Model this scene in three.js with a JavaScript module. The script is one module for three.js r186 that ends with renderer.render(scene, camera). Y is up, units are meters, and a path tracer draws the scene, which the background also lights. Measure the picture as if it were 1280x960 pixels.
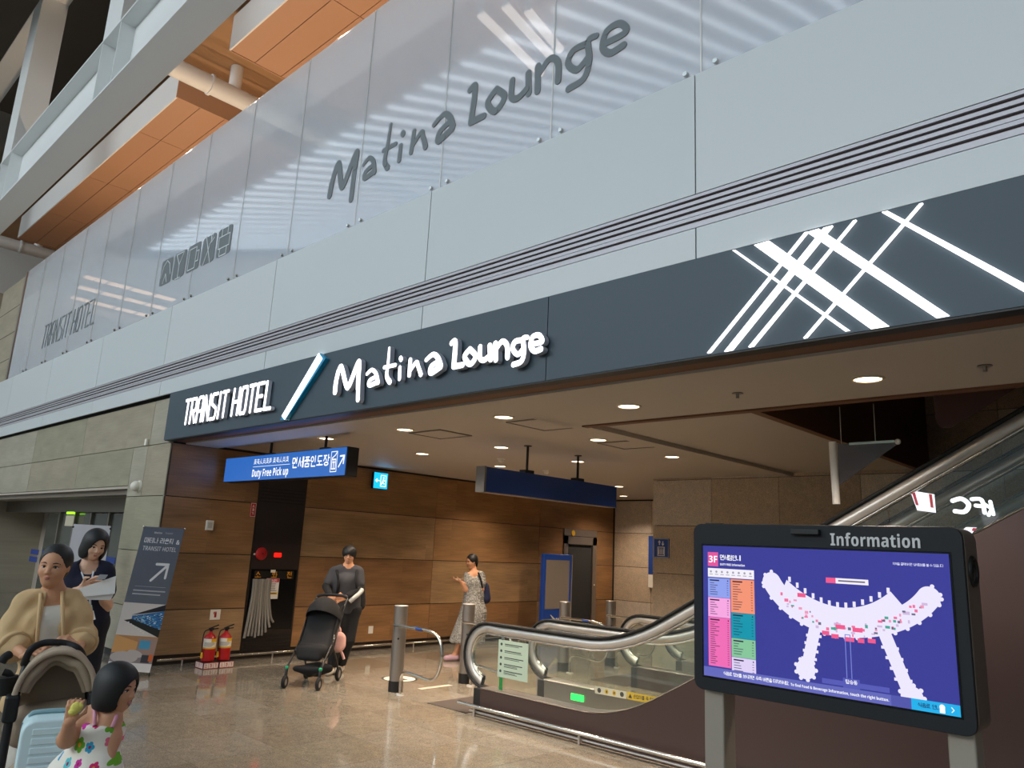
import * as THREE from 'three';
import { RectAreaLightUniformsLib } from 'three/addons/lights/RectAreaLightUniformsLib.js';
import { mergeGeometries } from 'three/addons/utils/BufferGeometryUtils.js';
import { RoundedBoxGeometry } from 'three/addons/geometries/RoundedBoxGeometry.js';
import { FontLoader } from 'three/addons/loaders/FontLoader.js';
import { TextGeometry } from 'three/addons/geometries/TextGeometry.js';
RectAreaLightUniformsLib.init();
// ---------------------------------------------------------------- camera, exposure, large lights
const scene = new THREE.Scene();
scene.background = new THREE.Color(0x0b0b0c);
const FOC = 936.3, EYE = 1.75, YAW = 43.983 * Math.PI / 180, PITCH = 12.4416 * Math.PI / 180, ROLL = 2.7574 * Math.PI / 180;
const camera = new THREE.PerspectiveCamera(2 * Math.atan(480 / FOC) * 180 / Math.PI, 4 / 3, 0.05, 200);
const V = (x, y, z) => new THREE.Vector3(x, y, z);
const fwd = V(-Math.sin(YAW) * Math.cos(PITCH), Math.sin(PITCH), -Math.cos(YAW) * Math.cos(PITCH));
const rt0 = V(Math.cos(YAW), 0, -Math.sin(YAW)), up0 = rt0.clone().cross(fwd);
const rt = rt0.clone().multiplyScalar(Math.cos(ROLL)).addScaledVector(up0, Math.sin(ROLL));
const upv = up0.clone().multiplyScalar(Math.cos(ROLL)).addScaledVector(rt0, -Math.sin(ROLL));
camera.position.set(0, EYE, 0);
camera.quaternion.setFromRotationMatrix(new THREE.Matrix4().makeBasis(rt, upv, fwd.clone().negate()));
const renderer = new THREE.WebGLRenderer();
renderer.toneMapping = THREE.LinearToneMapping;
renderer.toneMappingExposure = 1.2;
renderer.shadowMap.enabled = true;
const HALL_LIGHT = 4.6, DOWN_LIGHT = 15, UPPER_LIGHT = 27;

// pixel of the 1280x960 photograph -> direction, then a point on a known plane of the place
const ray = (x, y) => fwd.clone().addScaledVector(rt, (x - 640) / FOC).addScaledVector(upv, -(y - 480) / FOC);
const hit = (x, y, axis, v) => { const d = ray(x, y), t = (v - camera.position[axis]) / d[axis]; return d.multiplyScalar(t).add(camera.position); };
const onX = (x, y, v) => hit(x, y, 'x', v), onY = (x, y, v) => hit(x, y, 'y', v), onZ = (x, y, v) => hit(x, y, 'z', v);
const hz = V(-Math.sin(YAW), 0, -Math.cos(YAW));   // level direction in which the photographer looks
function frameAt(depth, px) {       // a level frame that faces the photographer: x to the right, y up, z to the photographer
  const r = ray(px, 700), t = depth / r.dot(hz), base = V(r.x * t, 0, r.z * t), n = V(-base.x, 0, -base.z).normalize(), ex = V(n.z, 0, -n.x), D = Math.hypot(base.x, base.z);
  const J = (x, y, dz = 0) => { const q = ray(x, y), s = (D - dz) / -q.dot(n); const p = q.multiplyScalar(s).add(camera.position).sub(base); return V(p.dot(ex), p.y, p.dot(n)); };
  return { base, J, depth, turn: Math.atan2(n.x, n.z) };
}
let seed = 7;
const rnd = () => { seed = (seed * 1664525 + 1013904223) >>> 0; return seed / 4294967296; };

// ---------------------------------------------------------------- textures and materials
function canvas(w, h, draw, srgb = true) {
  const c = document.createElement('canvas'); c.width = w; c.height = h; draw(c.getContext('2d'), w, h);
  const t = new THREE.CanvasTexture(c); if (srgb) t.colorSpace = THREE.SRGBColorSpace; t.anisotropy = 8; return t;
}
function noiseTex(w, h, fn, srgb = true) {
  const d = new Uint8Array(w * h * 4);
  for (let y = 0; y < h; y++) for (let x = 0; x < w; x++) { const c = fn(x, y), i = (y * w + x) * 4; d[i] = c[0]; d[i + 1] = c[1]; d[i + 2] = c[2]; d[i + 3] = 255; }
  const t = new THREE.DataTexture(d, w, h); t.magFilter = THREE.LinearFilter; t.minFilter = THREE.LinearMipmapLinearFilter; t.generateMipmaps = true; t.wrapS = t.wrapT = THREE.RepeatWrapping;
  if (srgb) t.colorSpace = THREE.SRGBColorSpace; t.needsUpdate = true; return t;
}
const hash = (x, y) => { let n = Math.imul(x | 0, 374761393) + Math.imul(y | 0, 668265263); n = Math.imul(n ^ (n >>> 13), 1274126177); return ((n ^ (n >>> 16)) >>> 0) / 4294967296; };
const vn = (x, y, p) => { const xi = Math.floor(x), yi = Math.floor(y), fx = x - xi, fy = y - yi, s = (t) => t * t * (3 - 2 * t); const m = (a) => ((a % p) + p) % p; const h = (a, b) => hash(m(a), m(b)); const a = h(xi, yi), b = h(xi + 1, yi), c = h(xi, yi + 1), d = h(xi + 1, yi + 1); return (a + (b - a) * s(fx)) + ((c + (d - c) * s(fx)) - (a + (b - a) * s(fx))) * s(fy); };
const graniteTex = (base, amp, warm) => noiseTex(512, 512, (x, y) => { const g = vn(x / 3, y / 3, 171) * 0.65 + hash(x, y) * 0.35, p = vn(x / 32, y / 32, 16) - 0.5; const s = (g - 0.5) * amp + p * amp * 0.12 + (hash(x + 77, y) > 0.93 ? -amp * 0.5 : 0); return [base[0] + s + warm * p * 10, base[1] + s, base[2] + s - warm * p * 8]; });
const woodTex = (base, amp) => noiseTex(512, 512, (x, y) => { const g = vn(x / 64, y / 2.5, 8) * 0 + (vn(x / 64, y / 4, 128) - 0.5) * 0.9 + (vn(x / 128, y / 32, 16) - 0.5) * 1.3 + (vn(x / 16, y, 512) - 0.5) * 0.4; return base.map((b) => b + g * amp * b / 110); });
const floorMap = graniteTex([154, 148, 138], 84, 0.3), stoneMap = graniteTex([200, 186, 168], 70, 0.6);
const woodMap = woodTex([154, 123, 88], 15), beigeMap = woodTex([164, 156, 138], 7);
const fabricBump = noiseTex(256, 256, (x, y) => { const v = 128 + 60 * Math.sin(x * Math.PI / 2) * Math.sin(y * Math.PI / 2) + 40 * (hash(x, y) - 0.5); return [v, v, v]; }, false);
const std = (c, r = 0.6, m = 0, x = {}) => new THREE.MeshPhysicalMaterial({ color: c, roughness: r, metalness: m, side: THREE.DoubleSide, ...x });
const glow = (c, k, x = {}) => new THREE.MeshStandardMaterial({ color: 0x111111, emissive: c, emissiveIntensity: k, roughness: 0.5, ...x });
const M = {
  tiles: [0xf4efe6, 0xe9e3d8, 0xefe8da, 0xe4dccf].map((c) => std(c, 0.07, 0, { map: floorMap, specularIntensity: 1 })), grout: std(0x5c5246, 0.9), mat: std(0x4a3f38, 0.9),
  white: std(0xdfe2e2, 0.45), fascia: [0xc8cecf, 0xc6cccd, 0xc9cecf].map((c) => std(c, 0.38)), joint: std(0x2b2a2a, 0.9), slot: std(0x5c4a4a, 0.8), slotBar: std(0xb0aeb4, 0.4, 0.2),
  beige: [0xffffff, 0xf3efe6, 0xe9ecdf].map((c) => std(c, 0.5, 0, { map: beigeMap })), wood: [0xffffff, 0xefe2d2, 0xf7e3cc, 0xe6d5c4].map((c) => std(c, 0.42, 0, { map: woodMap })),
  stone: [0xffffff, 0xf2e9dd, 0xe6ddd2].map((c) => std(c, 0.7, 0, { map: stoneMap })), slate: std(0x3f4d57, 0.55), black: std(0x0b0b0c, 0.5), blackGloss: std(0x08080a, 0.18), rubber: std(0x101010, 0.75),
  ceil: std(0xb8ada0, 0.65), trimBrown: std(0x6a4328, 0.6), orange: std(0xb28a6c, 0.5), recess: std(0xa7845f, 0.7), roof: std(0x7a7068, 0.9), roofLight: std(0xcfcfcb, 0.7),
  steel: std(0xc4beb6, 0.32, 0.65), steelDull: std(0x9a928a, 0.38, 0.85), chrome: std(0xd8d4cc, 0.14, 1), clad: std(0x4b3b38, 0.33, 0.35), darkPanel: std(0x241c18, 0.35), blue: std(0x1d3f86, 0.45), navyBlue: std(0x25408c, 0.5),
  red: std(0xb0161a, 0.35), yellow: std(0xd9a81e, 0.5), cream: std(0xe6e0d2, 0.6), paper: std(0xf0efec, 0.7), slateFabric: std(0x50545f, 0.7),
  glassPane: std(0xf6faf7, 0.02, 0, { transmission: 0.99, thickness: 0, ior: 1.5 }),
  film: std(0xe8eef5, 0.06, 0, { transmission: 0.58, thickness: 0, ior: 2.0 }), filmText: std(0x666e71, 0.4), acrylic: std(0x9a8c88, 0.05, 0, { transmission: 0.8, thickness: 0 }),
};

// ---------------------------------------------------------------- helpers: names, groups, geometry
const taken = {};
const numbered = (n) => { const k = taken[n] = (taken[n] ?? -1) + 1; return k ? n + '_' + String(k).padStart(3, '0') : n; };
const shade = (o) => { o.castShadow = o.receiveShadow = true; return o; };
function part(name, geo, mat, parent) { const m = shade(new THREE.Mesh(Array.isArray(geo) ? mergeGeometries(geo.map(clean)) : geo, mat)); m.name = name; parent.add(m); return m; }
function clean(g) { const h = g.index ? g.toNonIndexed() : g; for (const k of Object.keys(h.attributes)) if (!['position', 'normal', 'uv'].includes(k)) h.deleteAttribute(k); if (!h.attributes.uv) h.setAttribute('uv', new THREE.BufferAttribute(new Float32Array(h.attributes.position.count * 2), 2)); if (!h.attributes.normal) h.computeVertexNormals(); return h; }
function thing(name, label, category, pos = [0, 0, 0], turn = 0, group) { const o = new THREE.Group(); o.name = numbered(name); o.position.set(...pos); o.rotation.y = turn; o.userData = { label, category }; if (group) o.userData.group = group; scene.add(o); return o; }
function setting(name, label, category = 'structure') { const o = new THREE.Group(); o.name = numbered(name); o.userData = { kind: 'structure', label, category }; scene.add(o); return o; }
function copyOf(src, pos, turn, label) { const c = src.clone(); c.name = numbered(src.name.replace(/_\d{3}$/, '')); c.userData = { ...src.userData }; if (label) c.userData.label = label; c.position.set(...pos); c.rotation.y = turn; scene.add(c); return c; }
const box = (x0, x1, y0, y1, z0, z1, bev = 0) => { const w = Math.abs(x1 - x0), h = Math.abs(y1 - y0), d = Math.abs(z1 - z0); const g = bev ? new RoundedBoxGeometry(w, h, d, 2, Math.min(bev, w / 2.1, h / 2.1, d / 2.1)) : new THREE.BoxGeometry(w, h, d); g.translate((x0 + x1) / 2, (y0 + y1) / 2, (z0 + z1) / 2); return g; };
// box with uv in metres / scale
function boxUV(x0, x1, y0, y1, z0, z1, s = 1, ou = 0, ov = 0) { const g = box(x0, x1, y0, y1, z0, z1), p = g.attributes.position, n = g.attributes.normal, u = g.attributes.uv; for (let i = 0; i < p.count; i++) { const ax = Math.abs(n.getX(i)), ay = Math.abs(n.getY(i)); const a = ax > 0.5 ? p.getZ(i) : p.getX(i), b = ay > 0.5 ? p.getZ(i) : p.getY(i); u.setXY(i, a / s + ou, b / s + ov); } return g; }
const cyl = (a, b, r, r2 = r, n = 14) => { const d = b.clone().sub(a), g = new THREE.CylinderGeometry(r2, r, d.length(), n); g.applyQuaternion(new THREE.Quaternion().setFromUnitVectors(V(0, 1, 0), d.clone().normalize())); g.translate((a.x + b.x) / 2, (a.y + b.y) / 2, (a.z + b.z) / 2); return g; };
const ball = (c, rx, ry = rx, rz = rx, n = 14) => { const g = new THREE.SphereGeometry(1, n, Math.ceil(n * 0.7)); g.scale(rx, ry, rz); g.translate(c.x, c.y, c.z); return g; };
const tube = (pts, r, seg = 40, closed = false, tension = 0.5) => new THREE.TubeGeometry(new THREE.CatmullRomCurve3(pts, closed, 'catmullrom', tension), seg, r, 10, closed);
const extrude = (pts, depth, bevel = 0) => { const s = new THREE.Shape(pts.map((p) => new THREE.Vector2(p[0], p[1]))); return new THREE.ExtrudeGeometry(s, { depth, bevelEnabled: bevel > 0, bevelSize: bevel, bevelThickness: bevel, bevelSegments: 2 }); };
function rrect(w, h, r) { const s = new THREE.Shape(), x = -w / 2, y = -h / 2; s.moveTo(x + r, y); s.lineTo(x + w - r, y); s.quadraticCurveTo(x + w, y, x + w, y + r); s.lineTo(x + w, y + h - r); s.quadraticCurveTo(x + w, y + h, x + w - r, y + h); s.lineTo(x + r, y + h); s.quadraticCurveTo(x, y + h, x, y + h - r); s.lineTo(x, y + r); s.quadraticCurveTo(x, y, x + r, y); return s; }
// a brush stroke as raised lettering: round-ended segments of varying width in the plane z = 0
let strokes = 0;   // neighbouring pieces differ by a hair so that no two faces coincide
function stroke(pts, w0, w1 = w0, depth = 0.04, smooth = true) {
  let P = pts.map((p) => new THREE.Vector2(p[0], p[1]));
  if (smooth && P.length > 2) P = new THREE.SplineCurve(P).getPoints((P.length - 1) * 6);
  const gs = [];
  for (let i = 0; i < P.length - 1; i++) {
    const a = P[i], b = P[i + 1], ra = (w0 + (w1 - w0) * i / (P.length - 1)) / 2, rb = (w0 + (w1 - w0) * (i + 1) / (P.length - 1)) / 2, d = Math.atan2(b.y - a.y, b.x - a.x), s = new THREE.Shape();
    s.absarc(b.x, b.y, rb, d - Math.PI / 2, d + Math.PI / 2, false); s.absarc(a.x, a.y, ra, d + Math.PI / 2, d + Math.PI * 1.5, false);
    gs.push(new THREE.ExtrudeGeometry(s, { depth: depth + (strokes++ % 29) * 0.00012, bevelEnabled: false, curveSegments: 5 }));
  }
  return gs;
}
// sweep of a closed profile (outward offset, sideways offset) along a path in an upright x-y plane
function sweep(path, profile, z) {
  const n = path.length, m = profile.length, pos = [], idx = [];
  for (let i = 0; i < n; i++) {
    const a = path[Math.max(0, i - 1)], b = path[Math.min(n - 1, i + 1)], tx = b[0] - a[0], ty = b[1] - a[1], l = Math.hypot(tx, ty), nx = -ty / l, ny = tx / l;
    for (const [o, s] of profile) pos.push(path[i][0] + nx * o, path[i][1] + ny * o, z + s);
  }
  for (let i = 0; i < n - 1; i++) for (let j = 0; j < m; j++) { const k = (j + 1) % m, a = i * m + j, b = i * m + k; idx.push(a, b, a + m, b, b + m, a + m); }
  const g = new THREE.BufferGeometry(); g.setAttribute('position', new THREE.Float32BufferAttribute(pos, 3)); g.setIndex(idx); g.computeVertexNormals(); return g;
}
// smooth closed surface of a distance field (surface nets)
function nets(f, lo, hi, cell) {
  const nx = Math.ceil((hi.x - lo.x) / cell) + 1, ny = Math.ceil((hi.y - lo.y) / cell) + 1, nz = Math.ceil((hi.z - lo.z) / cell) + 1;
  const val = new Float32Array(nx * ny * nz), id = (i, j, k) => i + nx * (j + ny * k);
  for (let k = 0; k < nz; k++) for (let j = 0; j < ny; j++) for (let i = 0; i < nx; i++) val[id(i, j, k)] = f(lo.x + i * cell, lo.y + j * cell, lo.z + k * cell);
  const vid = new Int32Array(nx * ny * nz).fill(-1), pos = [], idx = [];
  for (let k = 0; k < nz - 1; k++) for (let j = 0; j < ny - 1; j++) for (let i = 0; i < nx - 1; i++) {
    let c = 0, sx = 0, sy = 0, sz = 0, mask = 0; const v = [];
    for (let q = 0; q < 8; q++) { v[q] = val[id(i + (q & 1), j + ((q >> 1) & 1), k + (q >> 2))]; if (v[q] < 0) mask |= 1 << q; }
    if (mask === 0 || mask === 255) continue;
    for (const [a, b] of EDGES) if ((v[a] < 0) !== (v[b] < 0)) { const t = v[a] / (v[a] - v[b]); sx += (a & 1) + ((b & 1) - (a & 1)) * t; sy += ((a >> 1) & 1) + (((b >> 1) & 1) - ((a >> 1) & 1)) * t; sz += (a >> 2) + ((b >> 2) - (a >> 2)) * t; c++; }
    vid[id(i, j, k)] = pos.length / 3; pos.push(lo.x + (i + sx / c) * cell, lo.y + (j + sy / c) * cell, lo.z + (k + sz / c) * cell);
  }
  const quad = (a, b, c, d, flip) => { if (a < 0 || b < 0 || c < 0 || d < 0) return; if (flip) idx.push(a, c, b, a, d, c); else idx.push(a, b, c, a, c, d); };
  for (let k = 1; k < nz - 1; k++) for (let j = 1; j < ny - 1; j++) for (let i = 1; i < nx - 1; i++) {
    const s = val[id(i, j, k)] < 0;
    if (s !== val[id(i + 1, j, k)] < 0) quad(vid[id(i, j - 1, k - 1)], vid[id(i, j, k - 1)], vid[id(i, j, k)], vid[id(i, j - 1, k)], !s);
    if (s !== val[id(i, j + 1, k)] < 0) quad(vid[id(i - 1, j, k - 1)], vid[id(i - 1, j, k)], vid[id(i, j, k)], vid[id(i, j, k - 1)], !s);
    if (s !== val[id(i, j, k + 1)] < 0) quad(vid[id(i - 1, j - 1, k)], vid[id(i, j - 1, k)], vid[id(i, j, k)], vid[id(i - 1, j, k)], !s);
  }
  const g = new THREE.BufferGeometry(); g.setAttribute('position', new THREE.Float32BufferAttribute(pos, 3)); g.setIndex(idx); g.computeVertexNormals(); return g;
}
const EDGES = [[0, 1], [2, 3], [4, 5], [6, 7], [0, 2], [1, 3], [4, 6], [5, 7], [0, 4], [1, 5], [2, 6], [3, 7]];
const smin = (a, b, k) => { const h = Math.max(k - Math.abs(a - b), 0) / k; return Math.min(a, b) - h * h * k * 0.25; };
// capsule [a, b, ra, rb]
function capD(x, y, z, c) { const [a, b, ra, rb] = c, ux = b.x - a.x, uy = b.y - a.y, uz = b.z - a.z, px = x - a.x, py = y - a.y, pz = z - a.z; const t = Math.min(1, Math.max(0, (px * ux + py * uy + pz * uz) / (ux * ux + uy * uy + uz * uz + 1e-9))); return Math.hypot(px - ux * t, py - uy * t, pz - uz * t) - (ra + (rb - ra) * t); }
const ellD = (x, y, z, c, r) => { const a = (x - c.x) / r.x, b = (y - c.y) / r.y, d = (z - c.z) / r.z, k = Math.hypot(a, b, d); return (k - 1) * Math.min(r.x, r.y, r.z); };
function blob(caps, k, cell, grow = 0, cut = null, flat = 1) {   // flat: front-back squash is done by the caller's radii
  const lo = V(1e9, 1e9, 1e9), hi = V(-1e9, -1e9, -1e9);
  for (const [a, b, ra, rb] of caps) for (const [p, r] of [[a, ra], [b, rb]]) { lo.min(V(p.x - r, p.y - r, p.z - r)); hi.max(V(p.x + r, p.y + r, p.z + r)); }
  const m = grow + cell * 2 + 0.01 + k * 0.35; lo.addScalar(-m); hi.addScalar(m);
  return nets((x, y, z) => { let d = 1e9; for (const c of caps) d = smin(d, capD(x, y, z, c), k); d -= grow; return cut ? Math.max(d, cut(x, y, z)) : d; }, lo, hi, cell);
}
// ---------------------------------------------------------------- Hangul drawn stroke by stroke
const INI = 'ㄱㄲㄴㄷㄸㄹㅁㅂㅃㅅㅆㅇㅈㅉㅊㅋㅌㅍㅎ', VOW = 'ㅏㅐㅑㅒㅓㅔㅕㅖㅗㅘㅙㅚㅛㅜㅝㅞㅟㅠㅡㅢㅣ', FIN = ' ㄱㄲㄳㄴㄵㄶㄷㄹㄺㄻㄼㄽㄾㄿㅀㅁㅂㅄㅅㅆㅇㅈㅊㅋㅌㅍㅎ';
const CON = { ㄱ: [[0, 0, 1, 0, 0.85, 1]], ㄴ: [[0, 0, 0, 1, 1, 1]], ㄷ: [[1, 0, 0, 0, 0, 1, 1, 1]], ㄹ: [[0, 0, 1, 0, 1, 0.5, 0, 0.5, 0, 1, 1, 1]], ㅁ: [[0, 0, 1, 0, 1, 1, 0, 1, 0, 0]], ㅂ: [[0, 0, 0, 1, 1, 1, 1, 0], [0, 0.5, 1, 0.5]], ㅅ: [[0.5, 0, 0, 1], [0.5, 0.3, 1, 1]], ㅇ: ['o'], ㅈ: [[0, 0, 1, 0], [0.5, 0, 0, 1], [0.5, 0.3, 1, 1]], ㅊ: [[0.5, -0.2, 0.5, 0], [0, 0.1, 1, 0.1], [0.5, 0.1, 0, 1], [0.5, 0.4, 1, 1]], ㅋ: [[0, 0, 1, 0, 0.85, 1], [0, 0.5, 0.95, 0.5]], ㅌ: [[1, 0, 0, 0, 0, 1, 1, 1], [0, 0.5, 1, 0.5]], ㅍ: [[0, 0, 1, 0], [0, 1, 1, 1], [0.3, 0, 0.3, 1], [0.7, 0, 0.7, 1]], ㅎ: [[0.5, -0.1, 0.5, 0.1], [0, 0.25, 1, 0.25], 'h'] };
for (const [d, s] of [['ㄲ', 'ㄱ'], ['ㄸ', 'ㄷ'], ['ㅃ', 'ㅂ'], ['ㅆ', 'ㅅ'], ['ㅉ', 'ㅈ']]) CON[d] = [0, 1].flatMap((k) => CON[s].map((a) => a.map((v, i) => (i % 2 ? v : k * 0.55 + v * 0.45))));
function hangul(ctx, text, x, y, size, lw, adv = 1.02) {
  ctx.lineWidth = lw; ctx.lineCap = 'round'; ctx.lineJoin = 'round';
  for (const ch of text) {
    const code = ch.charCodeAt(0) - 0xac00;
    if (code < 0 || code > 11171) { if (ch !== ' ') { ctx.font = `bold ${size}px sans-serif`; ctx.fillText(ch, x, y + size * 0.9); x += ctx.measureText(ch).width + size * 0.05; } else x += size * 0.4; continue; }
    const ini = INI[Math.floor(code / 588)], vow = VOW[Math.floor((code % 588) / 28)], fin = FIN[code % 28], hasF = fin !== ' ', H = hasF ? 0.56 : 0.95;
    const vert = 'ㅏㅐㅑㅒㅓㅔㅕㅖㅣ'.includes(vow), hor = 'ㅗㅛㅜㅠㅡ'.includes(vow);
    const put = (s, bx, by, bw, bh) => { for (const k of s) { ctx.beginPath(); if (k === 'o' || k === 'h') { const cy = k === 'h' ? 0.68 : 0.5, ry = k === 'h' ? 0.32 : 0.5; ctx.ellipse(x + (bx + bw / 2) * size, y + (by + bh * cy) * size, bw * 0.48 * size, bh * ry * size, 0, 0, 7); } else for (let i = 0; i < k.length; i += 2) ctx[i ? 'lineTo' : 'moveTo'](x + (bx + k[i] * bw) * size, y + (by + k[i + 1] * bh) * size); ctx.stroke(); } };
    if (vert) {
      put(CON[ini], 0.08, 0.06, 0.42, H * 0.82);
      const two = 'ㅐㅒㅔㅖ'.includes(vow), dbl = 'ㅑㅒㅕㅖ'.includes(vow), left = 'ㅓㅔㅕㅖ'.includes(vow), vx = 0.78, s = [];
      s.push([vx, 0, vx, H]); if (two) s.push([vx + 0.14, 0, vx + 0.14, H]);
      if (vow !== 'ㅣ') for (const hy of dbl ? [H * 0.35, H * 0.6] : [H * 0.48]) s.push(left ? [vx - 0.17, hy, vx, hy] : [vx, hy, two ? vx + 0.14 : vx + 0.17, hy]);
      put(s, 0, 0, 1, 1);
    } else {
      const h0 = hor ? H * 0.5 : H * 0.48; put(CON[ini], 0.2, 0.05, hor ? 0.58 : 0.4, h0);
      const vy = 'ㅜㅠ'.includes(vow) ? H * 0.72 : H * 0.92, s = [[0.04, vy, hor ? 0.96 : 0.72, vy]];
      if (vow === 'ㅗ' || vow === 'ㅘ' || vow === 'ㅚ') s.push([0.45, vy - H * 0.22, 0.45, vy]); if (vow === 'ㅛ') s.push([0.35, vy - H * 0.22, 0.35, vy], [0.62, vy - H * 0.22, 0.62, vy]);
      if (vow === 'ㅜ') s.push([0.5, vy, 0.5, vy + H * 0.24]); if (!hor) s.push([0.86, 0, 0.86, H]); if (vow === 'ㅘ') s.push([0.86, H * 0.5, 1, H * 0.5]);
      put(s, 0, 0, 1, 1);
    }
    if (hasF) put(CON[fin] || CON['ㄴ'], 0.2, 0.68, 0.62, 0.27);
    x += size * adv;
  }
  return x;
}
const font = await new FontLoader().loadAsync('fonts/droid/droid_sans_bold.typeface.json');
const fontThin = await new FontLoader().loadAsync('fonts/droid/droid_sans_regular.typeface.json');
const text3d = (s, size, depth) => new TextGeometry(s, { font, size, depth, curveSegments: 4, bevelEnabled: false });
function plate(w, h) { return new THREE.PlaneGeometry(w, h); }
// ================================================================ THE SETTING
{ // floor: polished speckled stone tiles
  const fl = setting('floor', 'polished speckled beige stone tile floor of the concourse', 'floor');
  part('screed', box(-32, 10, -0.2, -0.004, -20, 24), M.grout, fl);
  const X0 = -12.15, Z0 = -1.45, T = 0.75, geos = [];
  for (let v = 0; v < 6; v++) geos.push(boxUV(-T / 2 + 0.002, T / 2 - 0.002, -0.02, 0, -T / 2 + 0.002, T / 2 - 0.002, 0.9, v * 0.37, v * 0.61));
  for (let i = 0; i < 12; i++) for (let j = 0; j < 17; j++) { const m = part('tile', geos[Math.floor(rnd() * 6)], M.tiles[Math.floor(rnd() * 4)], fl); m.position.set(X0 + (i + 0.5) * T, 0, Z0 - (j + 0.5) * T); }
  const bz = Z0 - 17 * T;
  part('tile_field', boxUV(-32, X0, -0.02, 0, -20, 24, 0.9), M.tiles[1], fl); part('tile_field', boxUV(X0 + 12 * T, 10, -0.02, 0, -20, 24, 0.9), M.tiles[1], fl);
  part('tile_field', boxUV(X0, X0 + 12 * T, -0.02, 0, Z0, 24, 0.9), M.tiles[0], fl); part('tile_field', boxUV(X0, X0 + 12 * T, -0.02, 0, -20, bz, 0.9), M.tiles[0], fl);
}
const ROWS = [0, 0.72, 1.485, 2.255, 3.0];
{ // brown timber wall that runs away from the photographer
  const w = setting('wall_left', 'brown timber panelled wall beside the escalators', 'wall');
  part('backing', box(-10.95, -10.775, 0, 3.4, -15, -4.32), M.joint, w);
  const zs = [-4.29, -5.69, -6.51, -9.27, -12.2, -14.85];
  for (let c = 0; c < 5; c++) { if (c === 1) continue; for (let r = 0; r < 4; r++) { if (c === 4 && r < 3) { // lift doorway is cut out of the last bay
      part('panel', boxUV(-10.775, -10.75, ROWS[r] + (r ? 0.006 : 0.13), Math.min(ROWS[r + 1], 3.0) - 0.006, -13.0, zs[c] - 0.004, 1.6, rnd(), rnd()), M.wood[r], w);
      part('panel', boxUV(-10.775, -10.75, ROWS[r] + (r ? 0.006 : 0.13), ROWS[r + 1] - 0.006, zs[c + 1] + 0.004, -14.18, 1.6, rnd(), rnd()), M.wood[(r + 1) % 4], w); continue; }
    part('panel', boxUV(-10.775, -10.75, ROWS[r] + (r ? 0.006 : 0.13), ROWS[r + 1] - 0.006, zs[c + 1] + 0.004, zs[c] - 0.004, 1.6, rnd(), rnd()), M.wood[(r + c) % 4], w); } }
  const b = setting('baseboard_left', 'dark recessed base below the brown timber wall', 'baseboard'); part('board', box(-10.775, -10.76, 0, 0.125, -14.85, -4.3), M.darkPanel, b);
}
{ // pale stone wall at the end of the lobby
  const w = setting('wall_rear', 'pale stone panelled wall at the far end of the lobby', 'wall');
  part('backing', box(-11, 2, 0, 3.4, -15.1, -14.93), M.joint, w);
  const xs = [-10.75, -9.72, -8.2, -6.7];
  for (let c = 0; c < 3; c++) for (let r = 0; r < 4; r++) part('panel', boxUV(xs[c] + 0.005, xs[c + 1] - 0.005, ROWS[r] + 0.006, ROWS[r + 1] - 0.006, -14.93, -14.9, 1.2, rnd(), rnd()), M.stone[(r + c) % 3], w);
}
{ // speckled granite wall behind the escalators
  const w = setting('wall_escalator', 'speckled brown granite wall behind the escalators', 'wall');
  part('backing', box(-7.02, 2.4, 0, 5.0, -12, -10.93), M.joint, w);
  const xs = [-7.08, onZ(889, 620, -10.9).x, onZ(974, 630, -10.9).x, onZ(1077, 630, -10.9).x, -2.0, -0.6, 0.9, 2.4], rs = [...ROWS, 3.76, 4.5, 5.0];
  for (let c = 0; c < 7; c++) for (let r = 0; r < 7; r++) part('panel', boxUV(xs[c] + 0.004, xs[c + 1] - 0.004, rs[r] + 0.005, rs[r + 1] - 0.005, -10.93, -10.9, 1.1, rnd(), rnd()), M.stone[(r * 2 + c) % 3], w);
  part('panel', boxUV(-7.08, -7.05, 0, 3.0, -12, -10.93, 1.1), M.stone[1], w);
}
{ // upper white front of the concourse with its slot diffusers
  const w = setting('wall_facade', 'pale grey panelled band above the dark sign', 'wall');
  part('backing', box(-24, 2.6, 3.72, 5.045, -4.42, -4.225), M.joint, w);
  const xs = [-24, -22.85, -19.95, -17.03, -14.12, -11.23, -8.16, -5.254, -2.404, 0.45, 2.6];
  for (let c = 0; c < xs.length - 1; c++) {
    part('panel', box(xs[c] + 0.005, xs[c + 1] - 0.005, 4.172, 5.087, -4.225, -4.2), M.fascia[c % 3], w);
    part('panel', box(xs[c] + 0.005, xs[c + 1] - 0.005, 3.702, 3.921, -4.225, -4.2), M.fascia[(c + 1) % 3], w);
  }
  
  part('slot_back', box(-24, 2.6, 3.92, 4.172, -4.226, -4.222), M.slot, w);
  for (const [y0, y1] of [[4.145, 4.167], [4.1, 4.124], [4.058, 4.082], [4.013, 4.037], [3.985, 4.009], [3.928, 3.965]]) part('slot_bar', box(-24, 2.6, y0, y1, -4.222, -4.203), M.slotBar, w);
  for (const x of [-6.1, -7.3, -8.6, -10.2, -11.6, -13.1, -14.6, -16.3, -18.2]) part('slot_blade', box(x - 0.32, x + 0.32, 4.037, 4.056, -4.221, -4.212), M.black, w);
}
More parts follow.
